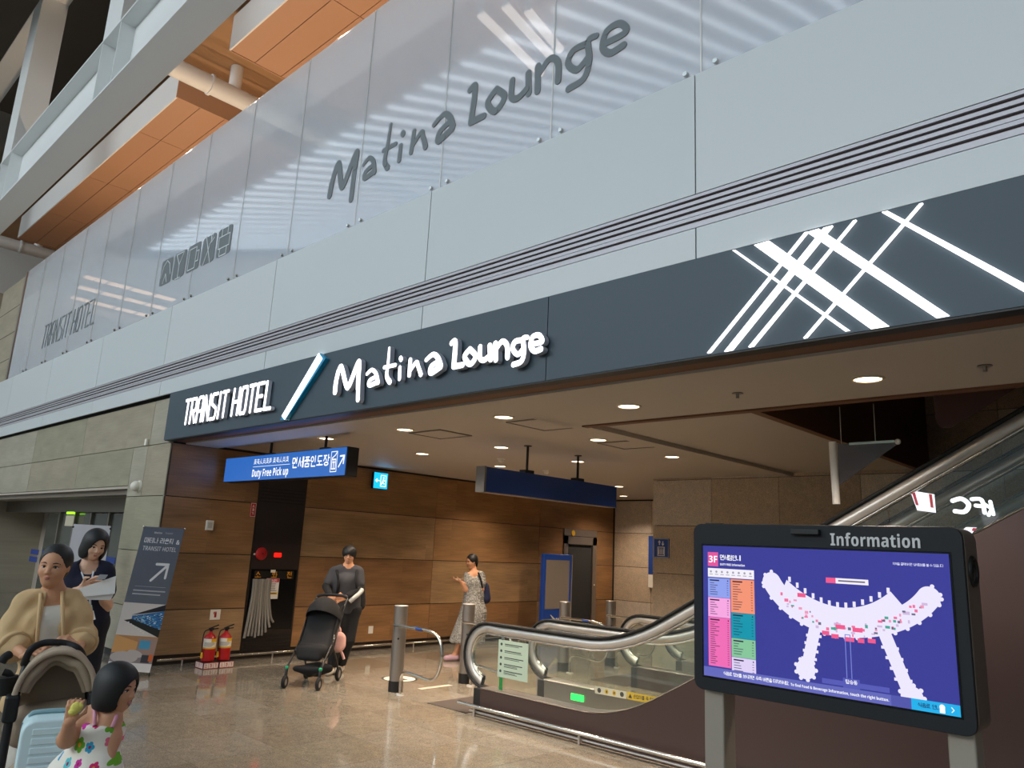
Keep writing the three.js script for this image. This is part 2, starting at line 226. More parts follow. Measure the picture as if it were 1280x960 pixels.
{ // beige panelled front to the left with the doorway
  const w = setting('wall_front', 'beige panelled wall with the glass doors beside the brown wall', 'wall');
  part('backing', [box(-12.12, -10.78, 0, 3.72, -4.7, -4.31), box(-24, -12.12, 2.42, 3.72, -4.7, -4.31)], M.joint, w);
  const add = (x0, x1, y0, y1, k) => part('panel', boxUV(x0 + 0.005, x1 - 0.005, y0 + 0.005, y1 - 0.005, -4.31, -4.28, 1.4, rnd(), rnd()), M.beige[k % 3], w);
  add(-11.52, -10.75, 3.0, 3.67, 0); add(-14.52, -11.52, 3.0, 3.67, 1); add(-17.5, -14.52, 3.0, 3.67, 2); add(-20.5, -17.5, 3.0, 3.67, 0); add(-24, -20.5, 3.0, 3.67, 1);
  add(-11.56, -10.75, 2.255, 3.0, 1); add(-12.12, -11.56, 2.255, 3.0, 0); add(-14.6, -12.12, 2.42, 3.0, 2); add(-17.5, -14.6, 2.42, 3.0, 1); add(-20.5, -17.5, 2.42, 3.0, 0); add(-24, -20.5, 2.42, 3.0, 2);
  for (let r = 0; r < 3; r++) add(-12.12, -10.75, ROWS[r] || 0.1, ROWS[r + 1], r);
  part('corner_return', box(-10.78, -10.75, 0, 3.0, -4.31, -4.285), M.beige[1], w);
  part('soffit', box(-24, -12.12, 2.38, 2.42, -6.4, -4.3), M.ceil, w);
  part('reveal', box(-12.2, -12.12, 0, 2.4, -6.4, -4.7), M.beige[0], w);
}
{ // glass sliding doors in the recess
  const d = setting('door_1', 'dark glass sliding doors in the beige recess', 'door');
  const zb = -5.6; part('void', box(-24, -12.2, 0, 2.4, -6.5, -6.4), std(0xb5aa9c, 0.8), d);
  const inner = std(0x6a6f66, 0.12, 0, { transmission: 0.55, thickness: 0 });
  for (let i = 0; i < 8; i++) { const x = -12.3 - i * 1.05; part('mullion', box(x - 0.04, x + 0.04, 0, 2.2, zb - 0.05, zb + 0.05), M.steelDull, d); part('pane', box(x - 1.01, x - 0.04, 0.05, 2.08, zb - 0.006, zb + 0.006), inner, d); }
  part('header', box(-24, -12.2, 2.1, 2.38, zb - 0.12, zb + 0.12), M.steelDull, d);
  part('header_rail', box(-24, -12.2, 2.3, 2.38, -4.62, -4.4), std(0x85786a, 0.4, 0.4), d);
  for (const [px, py] of [[44, 690], [58, 691], [42, 699], [58, 700], [137, 700], [134, 711]]) { const p = onZ(px, py, zb); part('blue_decal', box(p.x - 0.32, p.x + 0.32, p.y - 0.06, p.y + 0.06, zb + 0.008, zb + 0.012), M.navyBlue, d); }
  const gd = onZ(89, 641.5, -5.5); part('green_display', box(gd.x - 0.25, gd.x + 0.25, gd.y - 0.02, gd.y + 0.03, -5.5, -5.48), glow(0x9cff20, 1.6), d); part('lit_rack', box(gd.x - 0.25, gd.x + 0.25, gd.y - 0.28, gd.y - 0.05, -5.5, -5.48), glow(0xd8d8c0, 0.35), d);
}
{ // low lobby ceiling
  const c = setting('ceiling', 'low beige ceiling of the lobby with its shallow coffers', 'ceiling');
  part('front_beam', [box(-10.75, -4.83, 3.0, 3.7, -4.97, -4.49), box(-4.83, 2.4, 3.0, 3.7, -5.86, -4.49)], M.ceil, c);
  part('cross_beam', box(-4.83, -4.65, 3.0, 3.7, -10.9, -4.97), M.ceil, c);
  part('coffer', box(-10.95, -4.83, 3.03, 3.2, -15, -4.97), M.ceil, c);
  part('coffer', box(-4.65, -2.86, 3.05, 3.25, -10.93, -5.86), M.ceil, c);
  part('opening_edge', box(-2.9, -2.82, 2.99, 5.0, -10.9, -5.86), M.trimBrown, c);
  part('edge_trim', box(-4.65, 2.4, 2.985, 3.06, -5.95, -5.86), M.trimBrown, c);
  part('sign_soffit', box(-10.75, 2.4, 3.02, 3.2, -4.49, -4.31), M.trimBrown, c);
  part('upper_slab', box(-24, 2.6, 4.95, 5.05, -15, -4.42), M.ceil, c);  // its stretch over the escalator opening is added to keep light out
  part('hidden_slab', box(-10.95, 2.6, 3.7, 3.75, -5.86, -4.42), M.joint, c);
  const r = setting('wall_right', 'wall closing the lobby beyond the frame', 'wall'); part('backing', box(2.4, 2.6, 0, 8, -15, -4.2), M.ceil, r);
}
// recessed hatches of the lobby ceiling
for (const [x0, x1, z0, z1, l] of [[-5.32, -4.86, -6.05, -5.45, 'next to the cross beam at the front'], [-5.36, -4.86, -7.6, -7.05, 'beside the cross beam further back'], [-6.9, -6.35, -5.95, -5.45, 'between the front downlights']]) {
  const t = thing('ceiling_hatch', 'flush square ceiling hatch ' + l, 'hatch', [(x0 + x1) / 2, 3.03, (z0 + z1) / 2], 0, 'ceiling hatches');
  const w = (x1 - x0) / 2, d = (z1 - z0) / 2; part('frame', [box(-w, w, -0.012, 0, -d, -d + 0.02), box(-w, w, -0.012, 0, d - 0.02, d), box(-w, -w + 0.02, -0.012, 0, -d, d), box(w - 0.02, w, -0.012, 0, -d, d)], std(0x84796d, 0.6), t); part('lid', box(-w + 0.02, w - 0.02, -0.006, 0, -d + 0.02, d - 0.02), M.ceil, t);
}
{ // downlights on their grid
  const spots = [[-1.7, -5.25, 3], [-3.66, -5.25, 3], [-5.14, -5.23, 3.03], [-6.75, -5.27, 3.03], [-8.32, -5.25, 3.03], [-5.2, -6.86, 3.03], [-6.74, -6.84, 3.03], [-8.33, -6.85, 3.03], [-5.22, -8.48, 3.03], [-6.74, -8.42, 3.03], [-8.5, -11.9, 3.03], [-9.8, -13.9, 3.03], [-8.33, -8.45, 3.03], [-9.7, -10.2, 3.03]];
  const lens = glow(0xffe9c4, 7), ring = std(0xcbbba2, 0.4); let first;
  for (const [x, z, y] of spots) {
    const t = first ? copyOf(first, [x, y, z], 0) : thing('downlight', 'round warm recessed ceiling downlight', 'downlight', [x, y, z], 0, 'downlights in the lobby ceiling');
    if (!first) { first = t; const rg = new THREE.TorusGeometry(0.098, 0.012, 6, 28); rg.rotateX(Math.PI / 2); part('trim_ring', rg, ring, t); const d = new THREE.CylinderGeometry(0.088, 0.088, 0.008, 28); part('lens', d, lens, t); }
    if (y === 3) { t.userData.label = 'round warm downlight in the wide front ceiling beam'; t.userData.group = 'downlights in the front beam'; } else { t.userData.label = 'round warm downlight in the recessed lobby ceiling'; t.userData.group = 'downlights in the lobby ceiling'; }
    const l = new THREE.SpotLight(0xffe8d0, DOWN_LIGHT, 0, 1.15, 0.7, 2); l.position.set(x, y - 0.02, z); l.target.position.set(x, 0, z); l.castShadow = true; l.shadow.radius = 4; scene.add(l, l.target);
  }
}
for (const [px, py] of [[922, 491.5], [1231, 457]]) { const p = onY(px, py, 3.0), t = thing('sprinkler', 'small dark sprinkler head in the front ceiling beam', 'sprinkler', [p.x, 3.0, p.z], 0, 'sprinkler heads in the beam'); part('rose', new THREE.CylinderGeometry(0.035, 0.045, 0.012, 16), M.steelDull, t); part('nozzle', cyl(V(0, -0.04, 0), V(0, 0, 0), 0.012), M.steelDull, t); }
for (const [px, py] of [[626, 573], [683, 588]]) { const p = onY(px, py, 3.03), t = thing('smoke_detector', 'white dome smoke detector above the blue hanging sign', 'detector', [p.x, 3.03, p.z], 0, 'smoke detectors'); part('base', new THREE.CylinderGeometry(0.06, 0.06, 0.03, 18), M.cream, t); part('dome', ball(V(0, -0.03, 0), 0.045, 0.03, 0.045), M.cream, t); }
// ---------------------------------------------------------------- the hall around and above (mostly outside the frame)
{
  const h = setting('wall_hall', 'plain walls of the tall concourse', 'wall');
  part('rear_wall', box(-32, 10, 0, 22, 24, 24.3), M.roofLight, h); part('end_wall', box(-32.3, -32, 0, 22, -20, 24.3), M.roofLight, h); part('end_wall', box(10, 10.3, 0, 22, -20, 24.3), M.roofLight, h);
  part('upper_wall', box(-32, 10, 5, 17, -16.3, -16), std(0xd8c8ba, 0.7), h); part('left_wall', box(-32, -24, 0, 8, -15, -4.3), M.beige[0], h);
  const r = setting('roof', 'dark underside of the concourse roof', 'roof'); part('deck', box(-32, 10, 17, 17.3, -16.3, 14), M.roof, r);
  const lamp = glow(0xe4eef4, 1.5);
  for (let i = 0; i < 6; i++) { // tall daylight windows added unseen behind the photographer to light the facade
    const x = -27 + i * 6, w = setting('window_' + (i + 1), 'added daylight window unseen behind the photographer that lights the facade', 'window'); part('pane', box(x - 2.7, x + 2.7, 9.5, 17.5, 23.9, 23.95), lamp, w);
    for (const q of [-2.8, 0, 2.8]) part('mullion', box(x + q - 0.1, x + q + 0.1, 9.3, 17.7, 23.7, 24), M.white, w); for (const y of [9.4, 13.5, 17.6]) part('transom', box(x - 2.9, x + 2.9, y - 0.1, y + 0.1, 23.7, 24), M.white, w);
    const l = new THREE.RectAreaLight(0xeaeff2, HALL_LIGHT, 5.4, 8); l.position.set(x, 13.5, 23.68); l.lookAt(x, 13.5, 0); scene.add(l);
  }
}
{ // slatted sloping ceiling over the concourse, mirrored in the gallery glass
  const c = setting('ceiling_hall', 'sloping blue grey slatted ceiling over the concourse', 'ceiling'), A = Math.atan(0.35), tilt = (g) => { g.rotateX(-A); g.translate(0, 15.4, 9); return g; }, lit = glow(0xdcecf8, 1.8);
  part('deck', tilt(box(-32, 10, 0, 0.1, -8, 15.9)), std(0x83aecb, 0.7), c);
  for (let x = -30; x < 6; x += 0.7) part('glowing_slat', tilt(box(x - 0.07, x + 0.07, -0.05, 0, -8, 15.8)), lit, c);  // slats given a glow so they mirror as pale stripes in the glass
}
// ---------------------------------------------------------------- upper gallery: glass balustrade, soffit, girder
{
  const t = thing('glass_balustrade', 'tall frosted glass balustrade along the upper gallery', 'balustrade', [0, 5.05, -4.3]);
  const xs = []; for (let k = 0; k <= 15; k++) xs.push(0.44 - 1.4235 * k);
  for (let k = 0; k < 15; k++) {
    part('glass_panel', box(xs[k + 1] + 0.006, xs[k] - 0.006, 0.02, 2.85, -0.006, 0.006), M.film, t);
    part('joint_strip', box(xs[k] - 0.006, xs[k] + 0.006, 0.02, 2.85, -0.008, 0.008), M.steel, t);
    for (const dx of [-0.12, 0.12]) part('glass_clip', cyl(V(xs[k] + dx, 0.14, 0.006), V(xs[k] + dx, 0.14, 0.03), 0.022, 0.018, 12), M.chrome, t);
  }
}
{
  const y = 10.54; const make = (x0, x1, joints, label) => { const t = thing('soffit_box', label, 'soffit', [0, y, 0]);
    const zs = [-5.0, -5.5, -6.05, -7.75, -9.5, -11.25]; const xs = [x0, ...joints, x1];
    for (let i = 0; i < xs.length - 1; i++) for (let j = 0; j < 5; j++) part('panel', box(xs[i] + 0.008, xs[i + 1] - 0.008, 0, 0.02, zs[j + 1] + 0.006, zs[j] - 0.006), M.orange, t);
    part('core', box(x0, x1, 0.025, 0.7, -11.25, -5.02), M.trimBrown, t); part('front_board', box(x0, x1, -0.012, 0.71, -5.02, -4.99), M.white, t); part('end_board', box(x0 - 0.025, x0, -0.012, 0.71, -11.25, -4.99), M.orange, t); part('end_board', box(x1, x1 + 0.025, -0.012, 0.71, -11.25, -4.99), M.orange, t); };
  make(-26.6, -14.84, [-23.6, -20.25, -16.9], 'orange timber soffit box left of the white pipes'); make(-12.5, 2.5, [-9.88, -6.5, -3.1], 'orange timber soffit box right of the white pipes');
  const c = setting('ceiling_gallery', 'brown recess above the gallery soffits', 'ceiling'); part('deck', box(-30, 2.5, 11.35, 11.45, -12.5, -4.3), M.recess, c); part('rear', box(-30, 2.5, 10.4, 11.35, -11.6, -11.5), M.recess, c);
  for (const [x, l] of [[-14.1, 'white steel pipe branch between the two orange soffits'], [-27.9, 'white steel pipe branch past the end of the orange soffit']]) { const t = thing('pipe_frame', l, 'pipe', [x, 10.69, -5.4]); part('cross_pipe', cyl(V(0, 0, 1.2), V(0, 0, -5.7), 0.19, 0.19, 20), M.white, t); part('upright_pipe', cyl(V(0, 0, -0.45), V(0, 0.66, -0.45), 0.125, 0.125, 18), M.white, t); part('flange', cyl(V(0, 0, 0.02), V(0, 0, 0.07), 0.22, 0.22, 20), M.white, t); }
  const g = thing('roof_girder', 'white steel girder with flanges and upright posts across the gallery', 'girder', [0, 8.68, -3.32]);
  part('lower_flange', box(-31, 4, 0, 0.03, -0.28, 0.24), M.white, g); part('web', box(-31, 4, 0.03, 1.15, -0.03, 0.01), M.white, g); part('upper_flange', box(-31, 4, 1.15, 1.18, -0.28, 0.24), M.white, g);
  for (const x of [-26.1, -25.3, -19.55, -18.76, -13.04, -12.2, -6.5, -5.7]) part('stiffener', box(x - 0.01, x + 0.01, 0.03, 1.15, -0.27, 0.23), M.white, g);
  for (const x of [-25.7, -19.15, -12.62, -6.1]) part('post', box(x - 0.4, x + 0.4, 1.18, 5.2, -0.28, 0.24), M.white, g);
  part('top_chord', [box(-31, 4, 5.2, 5.24, -0.28, 0.24), box(-31, 4, 5.24, 6.0, -0.03, 0.01)], M.white, g);
  const pier = thing('gallery_pier', 'beige stone pier at the end of the glass balustrade', 'pier', [-22.4, 5.05, -4.6]); part('cladding', boxUV(-1.1, 1.35, 0, 2.85, -0.3, 0.25, 1.4), M.beige[1], pier); part('corner_strip', box(1.3, 1.42, 0, 2.85, 0.25, 0.32), M.steelDull, pier); for (const y2 of [0.7, 1.4, 2.1]) part('joint', box(-1.1, 1.35, y2, y2 + 0.01, 0.25, 0.254), M.joint, pier);
  { const lit = glow(0xffc9a0, 2.2);
    [[104, 345], [97, 358], [88, 371], [80, 384]].forEach(([px, py], i) => { const p = onY(px, py, 10.46), t = thing('ceiling_light', 'warm strip light in the gallery ceiling by the pier', 'light', [p.x, 10.46, p.z], 0, 'gallery strip lights'); part('housing', box(-0.25, 0.25, 0.0, 0.05, -3.3, 0), M.white, t); for (let k = 0; k < 4; k++) part('diffuser', box(-0.21, 0.21, -0.014, 0, -0.77 - k * 0.81, -0.05 - k * 0.81), lit, t); });
    [[601, 18, 676, 92], [632, 8, 690, 72], [660, 14, 700, 62]].forEach(([a, b, c, d]) => { const p = onY(a, b, 10.2), q = onY(c, d, 10.2), t = thing('tube_light', 'warm white tube light hanging behind the frosted glass', 'light', [p.x, 10.2, p.z], 0, 'tube lights of the lounge'); part('tube', cyl(V(0, 0, 0), V(q.x - p.x, 0, q.z - p.z), 0.075, 0.075, 14), glow(0xffdcc0, 1.8), t); part('elbow', cyl(V(0, 0, 0), V(0, 0.25, 0), 0.05, 0.05, 12), M.white, t); }); }
  // warm uplights added out of view to light the orange soffit and the glass
  const bulb = glow(0xffd8b0, 3);
  for (const x of [-1, -4.2, -7.4, -10.6, -13.8, -17, -20]) { const t = thing('added_uplight', 'added warm uplight hidden on the gallery floor to light the soffit', 'lamp', [x, 5.05, -6.2], 0, 'added gallery uplights'); part('can', new THREE.CylinderGeometry(0.11, 0.13, 0.12, 18, 1, true).translate(0, 0.06, 0), M.steelDull, t); part('lens', new THREE.CylinderGeometry(0.1, 0.1, 0.01, 18).translate(0, 0.08, 0), bulb, t); const l = new THREE.SpotLight(0xffdcb8, UPPER_LIGHT, 0, 1.35, 0.6, 2); l.position.set(x, 5.16, -6.2); l.target.position.set(x, 9, -6.0); l.castShadow = true; l.shadow.radius = 5; scene.add(l, l.target); }
}
// ================================================================ SIGNS
const W_LIT = glow(0xffffff, 2.0), RETURN = std(0xb9bcc8, 0.4);
const ZS = -4.2;
const brush = { // lettering strokes in pixels of the photograph (zoomed crop: 400 + x / 4.267, 400 + y / 4.267), width in the same pixels
  M: [[[[88, 385], [96, 320], [120, 252], [148, 350], [166, 345], [215, 225], [212, 330], [210, 425]], 27, 24]],
  a: [[[[258, 290], [285, 268], [308, 290], [318, 335]], 14, 20], [[[305, 305], [272, 325], [272, 350], [316, 332]], 16, 20]],
  t: [[[[378, 152], [372, 230], [364, 300], [380, 332]], 12, 22], [[[352, 255], [410, 242]], 15, 15]],
  i: [[[[441, 212], [438, 206]], 20, 20], [[[434, 256], [432, 315]], 17, 18]],
  n: [[[[490, 215], [484, 296]], 18, 18], [[[484, 280], [522, 228], [532, 250], [546, 292]], 14, 20]],
  a2: [[[[575, 215], [612, 186], [638, 205], [652, 245]], 16, 24], [[[640, 222], [602, 250], [600, 284], [650, 252]], 18, 24]],
  L: [[[[710, 126], [730, 122], [722, 248]], 20, 22], [[[722, 250], [768, 242]], 22, 20]],
  o: [[[[808, 158], [780, 198], [808, 238], [838, 196], [808, 158]], 20, 20]],
  u: [[[[862, 146], [862, 205], [884, 216], [914, 192]], 19, 19], [[[914, 140], [918, 212]], 20, 20]],
  n2: [[[[944, 128], [946, 214]], 20, 20], [[[946, 160], [980, 117], [1006, 140], [1008, 202]], 18, 19]],
  g: [[[[1088, 110], [1050, 118], [1036, 155], [1062, 186], [1090, 160]], 18, 18], [[[1114, 96], [1092, 104], [1096, 170], [1082, 222], [1040, 240]], 16, 19]],
  e: [[[[1138, 132], [1192, 118], [1176, 84], [1142, 94], [1132, 140], [1152, 168], [1186, 158]], 17, 19]],
};
function brushWord(parent, z, map, scale, mat, depth, side) { // map: zoom pixel -> [x, y]
  for (const k of Object.keys(brush)) {
    const gs = []; for (const [pts, w0, w1] of brush[k]) gs.push(...stroke(pts.map(map), w0 * scale, w1 * scale, depth));
    const face = part('letter', gs, side || mat, parent); face.position.z = z;
    if (side) { const fs = []; for (const [pts, w0, w1] of brush[k]) fs.push(...stroke(pts.map(map), w0 * scale * 0.94, w1 * scale * 0.94, 0.004)); const f = part('lit_face', fs, mat, face); f.position.z = depth; }
  }
}
// condensed capitals on a 0..1 grid (x, y up)
const CAPS = { T: [[[0, 1], [1, 1]], [[0.5, 1], [0.5, 0]]], R: [[[0, 0], [0, 1], [0.85, 1], [1, 0.85], [1, 0.6], [0.85, 0.48], [0, 0.48]], [[0.5, 0.48], [1, 0]]], A: [[[0, 0], [0, 0.85], [0.2, 1], [0.85, 1], [1, 0.85], [1, 0]], [[0, 0.42], [1, 0.42]]], N: [[[0, 0], [0, 1], [1, 0], [1, 1]]], S: [[[1, 1], [0.15, 1], [0, 0.85], [0, 0.62], [1, 0.4], [1, 0.15], [0.85, 0], [0, 0]]], I: [[[0.5, 0], [0.5, 1]]], H: [[[0, 0], [0, 1]], [[1, 0], [1, 1]], [[0, 0.5], [1, 0.5]]], O: [[[0, 0.15], [0, 0.85], [0.15, 1], [0.85, 1], [1, 0.85], [1, 0.15], [0.85, 0], [0.15, 0], [0, 0.15]]], E: [[[1, 1], [0, 1], [0, 0], [1, 0]], [[0, 0.52], [0.8, 0.52]]], L: [[[0, 1], [0, 0], [1, 0]]] };
function capsWord(word, parent, x0, x1, y0, y1, w, z, mat, depth, side, slant = 0.08) {
  let total = 0; for (const c of word) total += c === ' ' ? 0.7 : c === 'I' ? 0.7 : 1.45; const u = (x1 - x0) / total; let x = x0;
  for (const c of word) {
    if (c === ' ') { x += 0.7 * u; continue; }
    const cw = c === 'I' ? 0.3 * u : u, map = ([a, b]) => [x + a * cw + b * (y1 - y0) * slant, y0 + b * (y1 - y0)], gs = [], fs = [];
    for (const s of CAPS[c]) { gs.push(...stroke(s.map(map), w, w, depth, false)); if (side) fs.push(...stroke(s.map(map), w * 0.92, w * 0.92, 0.004, false)); }
    const m = part('letter', gs, side || mat, parent); m.position.z = z; if (side) { const f = part('lit_face', fs, mat, m); f.position.z = depth; }
    x += (c === 'I' ? 0.7 : 1.45) * u;
  }
}
{
  const t = thing('lounge_sign', 'long dark slate sign with lit TRANSIT HOTEL and Matina Lounge lettering', 'sign', [0, 0, 0]);
  const xs = [-10.82, onZ(684, 420, ZS).x, 2.4];
  for (let i = 0; i < 2; i++) part('face_panel', box(xs[i] + (i ? 0.004 : 0), xs[i + 1] - 0.004, 3.024, 3.7, ZS - 0.11, ZS), M.slate, t);
  part('bottom_rail', box(-10.8, 2.4, 3.012, 3.024, ZS - 0.11, ZS - 0.005), M.black, t);
  const q = (x, y) => { const p = onZ(x, y, ZS + 0.05); return [p.x, p.y]; };
  { const a = q(229, 531), b = q(343, 511), c = q(343, 474); capsWord('TRANSIT HOTEL', t, a[0] + 0.02, b[0] - 0.02, (a[1] + b[1]) / 2 + 0.01, c[1] - 0.02, 0.046, ZS + 0.015, W_LIT, 0.045, RETURN, 0.03); }
  { const s = q(556, 460)[0] - q(416, 480)[0]; brushWord(t, ZS + 0.015, ([x, y]) => q(400 + x / 4.267, 400 + y / 4.267), 0.0026, W_LIT, 0.05, RETURN); }
  const slash = (pts, mat, name, d = 0.02) => { const P = pts.map(([x, y]) => { const p = onZ(x, y, ZS); return [p.x, Math.min(3.698, Math.max(3.026, p.y))]; }); return part(name, extrude(P, d), mat, t).position.z = ZS; };
  slash([[355, 526], [361.5, 528], [412, 449], [405, 442]], std(0x1090c0, 0.3), 'slash_return', 0.05); slash([[357.6, 521], [361, 526], [408.2, 449.5], [403.7, 443]], glow(0xe8faff, 2.4), 'lit_slash', 0.056);
  for (const s of [[[917, 314], [921, 313.5], [1063, 413.5], [1057, 414.5]], [[944, 307.5], [963, 302], [1112, 408], [1089, 412]], [[1007.5, 291.5], [1011, 291], [889.5, 441], [885.5, 442]], [[1031, 286], [1042, 283], [916.5, 438], [907, 440]], [[1068, 277], [1071.5, 276], [942.5, 433.5], [937, 434.5]], [[1010, 291.5], [1025, 287], [1187.5, 395], [1171, 398]], [[1150.5, 256], [1154.5, 255], [1009.5, 422.5], [1005.5, 423.5]], [[1103.5, 266.5], [1111, 265], [1282, 356], [1282, 366]]]) slash(s, W_LIT, 'lit_strip');
  for (const [x, y, k] of [[-9.3, 3.36, 3], [-6.2, 3.38, 3.5], [-1.9, 3.36, 3]]) { const l = new THREE.RectAreaLight(0xf2f4ff, k, 2.2, 0.35); l.position.set(x, y, ZS + 0.09); l.lookAt(x, y, 5); scene.add(l); }
}
{ // lettering on the glass above
  const z = -4.2935;
  const t = thing('glass_lettering', 'dark Matina Lounge lettering on the frosted gallery glass', 'lettering', [0, 0, z]);
  const gx0 = -7.31, gx1 = -3.02; const sx = (gx1 - gx0) / (1205 - 75);
  brushWord(t, 0, ([x, y]) => [gx0 + (x - 75) * sx, 5.68 + (395 - y - (x - 75) * 0.205) * 0.0031 * 0.93], 0.0036, M.filmText, 0.004);
  const u = thing('glass_lettering', 'dark TRANSIT HOTEL capitals on the gallery glass by the pier', 'lettering', [0, 0, z]); capsWord('TRANSIT HOTEL', u, -18.5, -15.1, 5.55, 6.05, 0.036, 0, M.filmText, 0.004);
  const line = std(0xd5dadd, 0.5), icons = [[[[-0.25, -0.1], [-0.15, 0.15], [0, 0.25], [0.15, 0.15], [0.25, -0.1]], [[-0.1, -0.25], [0, -0.05], [0.1, -0.25]]], [[[-0.18, 0.25], [0.18, 0.25], [0, 0], [-0.18, 0.25]], [[0, 0], [0, -0.3]], [[-0.12, -0.3], [0.12, -0.3]]], [[[-0.2, 0.2], [-0.2, -0.25], [0.12, -0.25], [0.12, 0.2], [-0.2, 0.2]], [[0.12, 0.1], [0.25, 0.1], [0.25, -0.12], [0.12, -0.12]]], [[[-0.15, 0.3], [0.15, -0.3]], [[0.18, 0.3], [-0.15, -0.3]], [[0.08, 0.28], [0.12, 0.12], [0.22, 0.2]]], [[[-0.12, 0.12], [-0.12, 0.28], [0.12, 0.28], [0.12, 0.12]], [[-0.22, 0.12], [0.22, 0.12], [0.22, -0.12], [-0.22, -0.12], [-0.22, 0.12]], [[-0.14, -0.12], [-0.14, -0.28], [0.14, -0.28], [0.14, -0.12]]]];
  const what = ['shower', 'cocktail glass', 'mug', 'cutlery', 'printer'];
  for (let i = 0; i < 5; i++) { const k = thing('pictogram', `dark rounded ${what[i]} pictogram on the gallery glass`, 'pictogram', [-11.95 + i * 0.5, 5.83, z], 0, 'pictograms on the glass'); const g = new THREE.ExtrudeGeometry(rrect(0.43, 0.43, 0.06), { depth: 0.004, bevelEnabled: false }); part('plate', g, M.filmText, k); const gs = []; for (const s of icons[i]) gs.push(...stroke(s.map((p) => [p[0] * 0.75, p[1] * 0.75]), 0.014, 0.014, 0.003, false)); part('line_icon', gs, line, k).position.z = 0.0045; }
}
{ // blue hanging sign facing the hall
  const z = -5.05, x0 = -10.62, x1 = -7.53, y0 = 2.505, y1 = 2.855;
  const t = thing('hanging_sign', 'blue Duty Free Pick up sign hanging from the ceiling', 'sign', [(x0 + x1) / 2, 0, z]), w = x1 - x0;
  part('case', box(-w / 2, w / 2, y0, y1, -0.17, -0.004, 0.01), M.black, t);
  const tex = canvas(2048, 232, (c, W, H) => {
    c.fillStyle = '#2a63b4'; c.fillRect(0, 0, W, H); c.fillStyle = c.strokeStyle = '#ffffff';
    const S = H / 0.35; // px per metre vertically
    const hanja = (x, y, s, n) => { c.lineWidth = 5; for (let i = 0; i < n; i++) { const k = x + i * s * 1.06; for (const q of [[0.1, 0.15, 0.9, 0.15], [0.5, 0, 0.5, 0.95], [0.15, 0.4, 0.85, 0.4], [0.2, 0.4, 0.2, 0.72], [0.8, 0.4, 0.8, 0.72], [0.15, 0.72, 0.85, 0.72], [0.4, 0.72, 0.05, 1], [0.6, 0.72, 0.95, 1]]) { if ((i * 3 + q[0] * 10) % 7 < 1) continue; c.beginPath(); c.moveTo(k + q[0] * s, y + q[1] * s); c.lineTo(k + q[2] * s, y + q[3] * s); c.stroke(); } } };
    hanja(560, 30, 52, 6); hanja(905, 30, 52, 5); c.fillRect(555, 103, 650, 4);
    c.font = 'bold 96px sans-serif'; c.save(); c.translate(545, 200); c.scale(0.98, 1); c.fillText('Duty Free Pick up', 0, 0, 660); c.restore();
    hangul(c, '면세품인도장', 1240, 52, 92, 12, 1.05);
    c.lineWidth = 7; c.strokeRect(1836, 30, 86, 168); c.lineWidth = 10; c.strokeRect(1852, 95, 54, 80); c.beginPath(); c.moveTo(1850, 85); c.lineTo(1895, 60); c.lineTo(1912, 40); c.moveTo(1866, 120); c.lineTo(1892, 120); c.moveTo(1879, 100); c.lineTo(1879, 170); c.stroke();
    c.lineWidth = 14; c.beginPath(); c.moveTo(1952, 160); c.lineTo(2020, 72); c.moveTo(1965, 72); c.lineTo(2022, 70); c.lineTo(2014, 135); c.stroke();
  });
  const f = part('lit_face', plate(w - 0.02, y1 - y0 - 0.015), glow(0xffffff, 0.95, { emissiveMap: tex }), t); f.position.set(0, (y0 + y1) / 2, 0.001);
  for (const px of [406, 338]) { const x = onZ(px, 570, z - 0.09).x - (x0 + x1) / 2; part('hanger', [cyl(V(x, y1, -0.09), V(x, 3.03, -0.09), 0.018), box(x - 0.09, x + 0.09, y1, y1 + 0.03, -0.12, -0.06)], M.black, t); }
  const l = new THREE.RectAreaLight(0x4a86e0, 1.2, w, 0.33); l.position.set((x0 + x1) / 2, 2.68, z + 0.03); l.lookAt((x0 + x1) / 2, 2.68, 5); scene.add(l);
}
{ // blank blue sign running into the lobby
  const t = thing('hanging_sign', 'blank dark blue sign box hanging over the escalator landing', 'sign', [-6.32, 0, 0]);
  part('case', box(-0.07, 0.07, 2.39, 2.68, -8.7, -6.1, 0.006), M.blue, t); part('end_cap', box(-0.072, 0.072, 2.385, 2.685, -6.12, -6.09), M.steelDull, t); part('lower_edge', box(-0.07, 0.072, 2.384, 2.392, -8.7, -6.1), M.steelDull, t);
  for (const z of [-6.89, -7.9]) part('hanger', [cyl(V(0, 2.68, z), V(0, 3.03, z), 0.016), box(-0.05, 0.05, 2.68, 2.72, z - 0.08, z + 0.08), cyl(V(0, 3.02, z), V(0, 3.03, z), 0.05)], M.black, t);
}
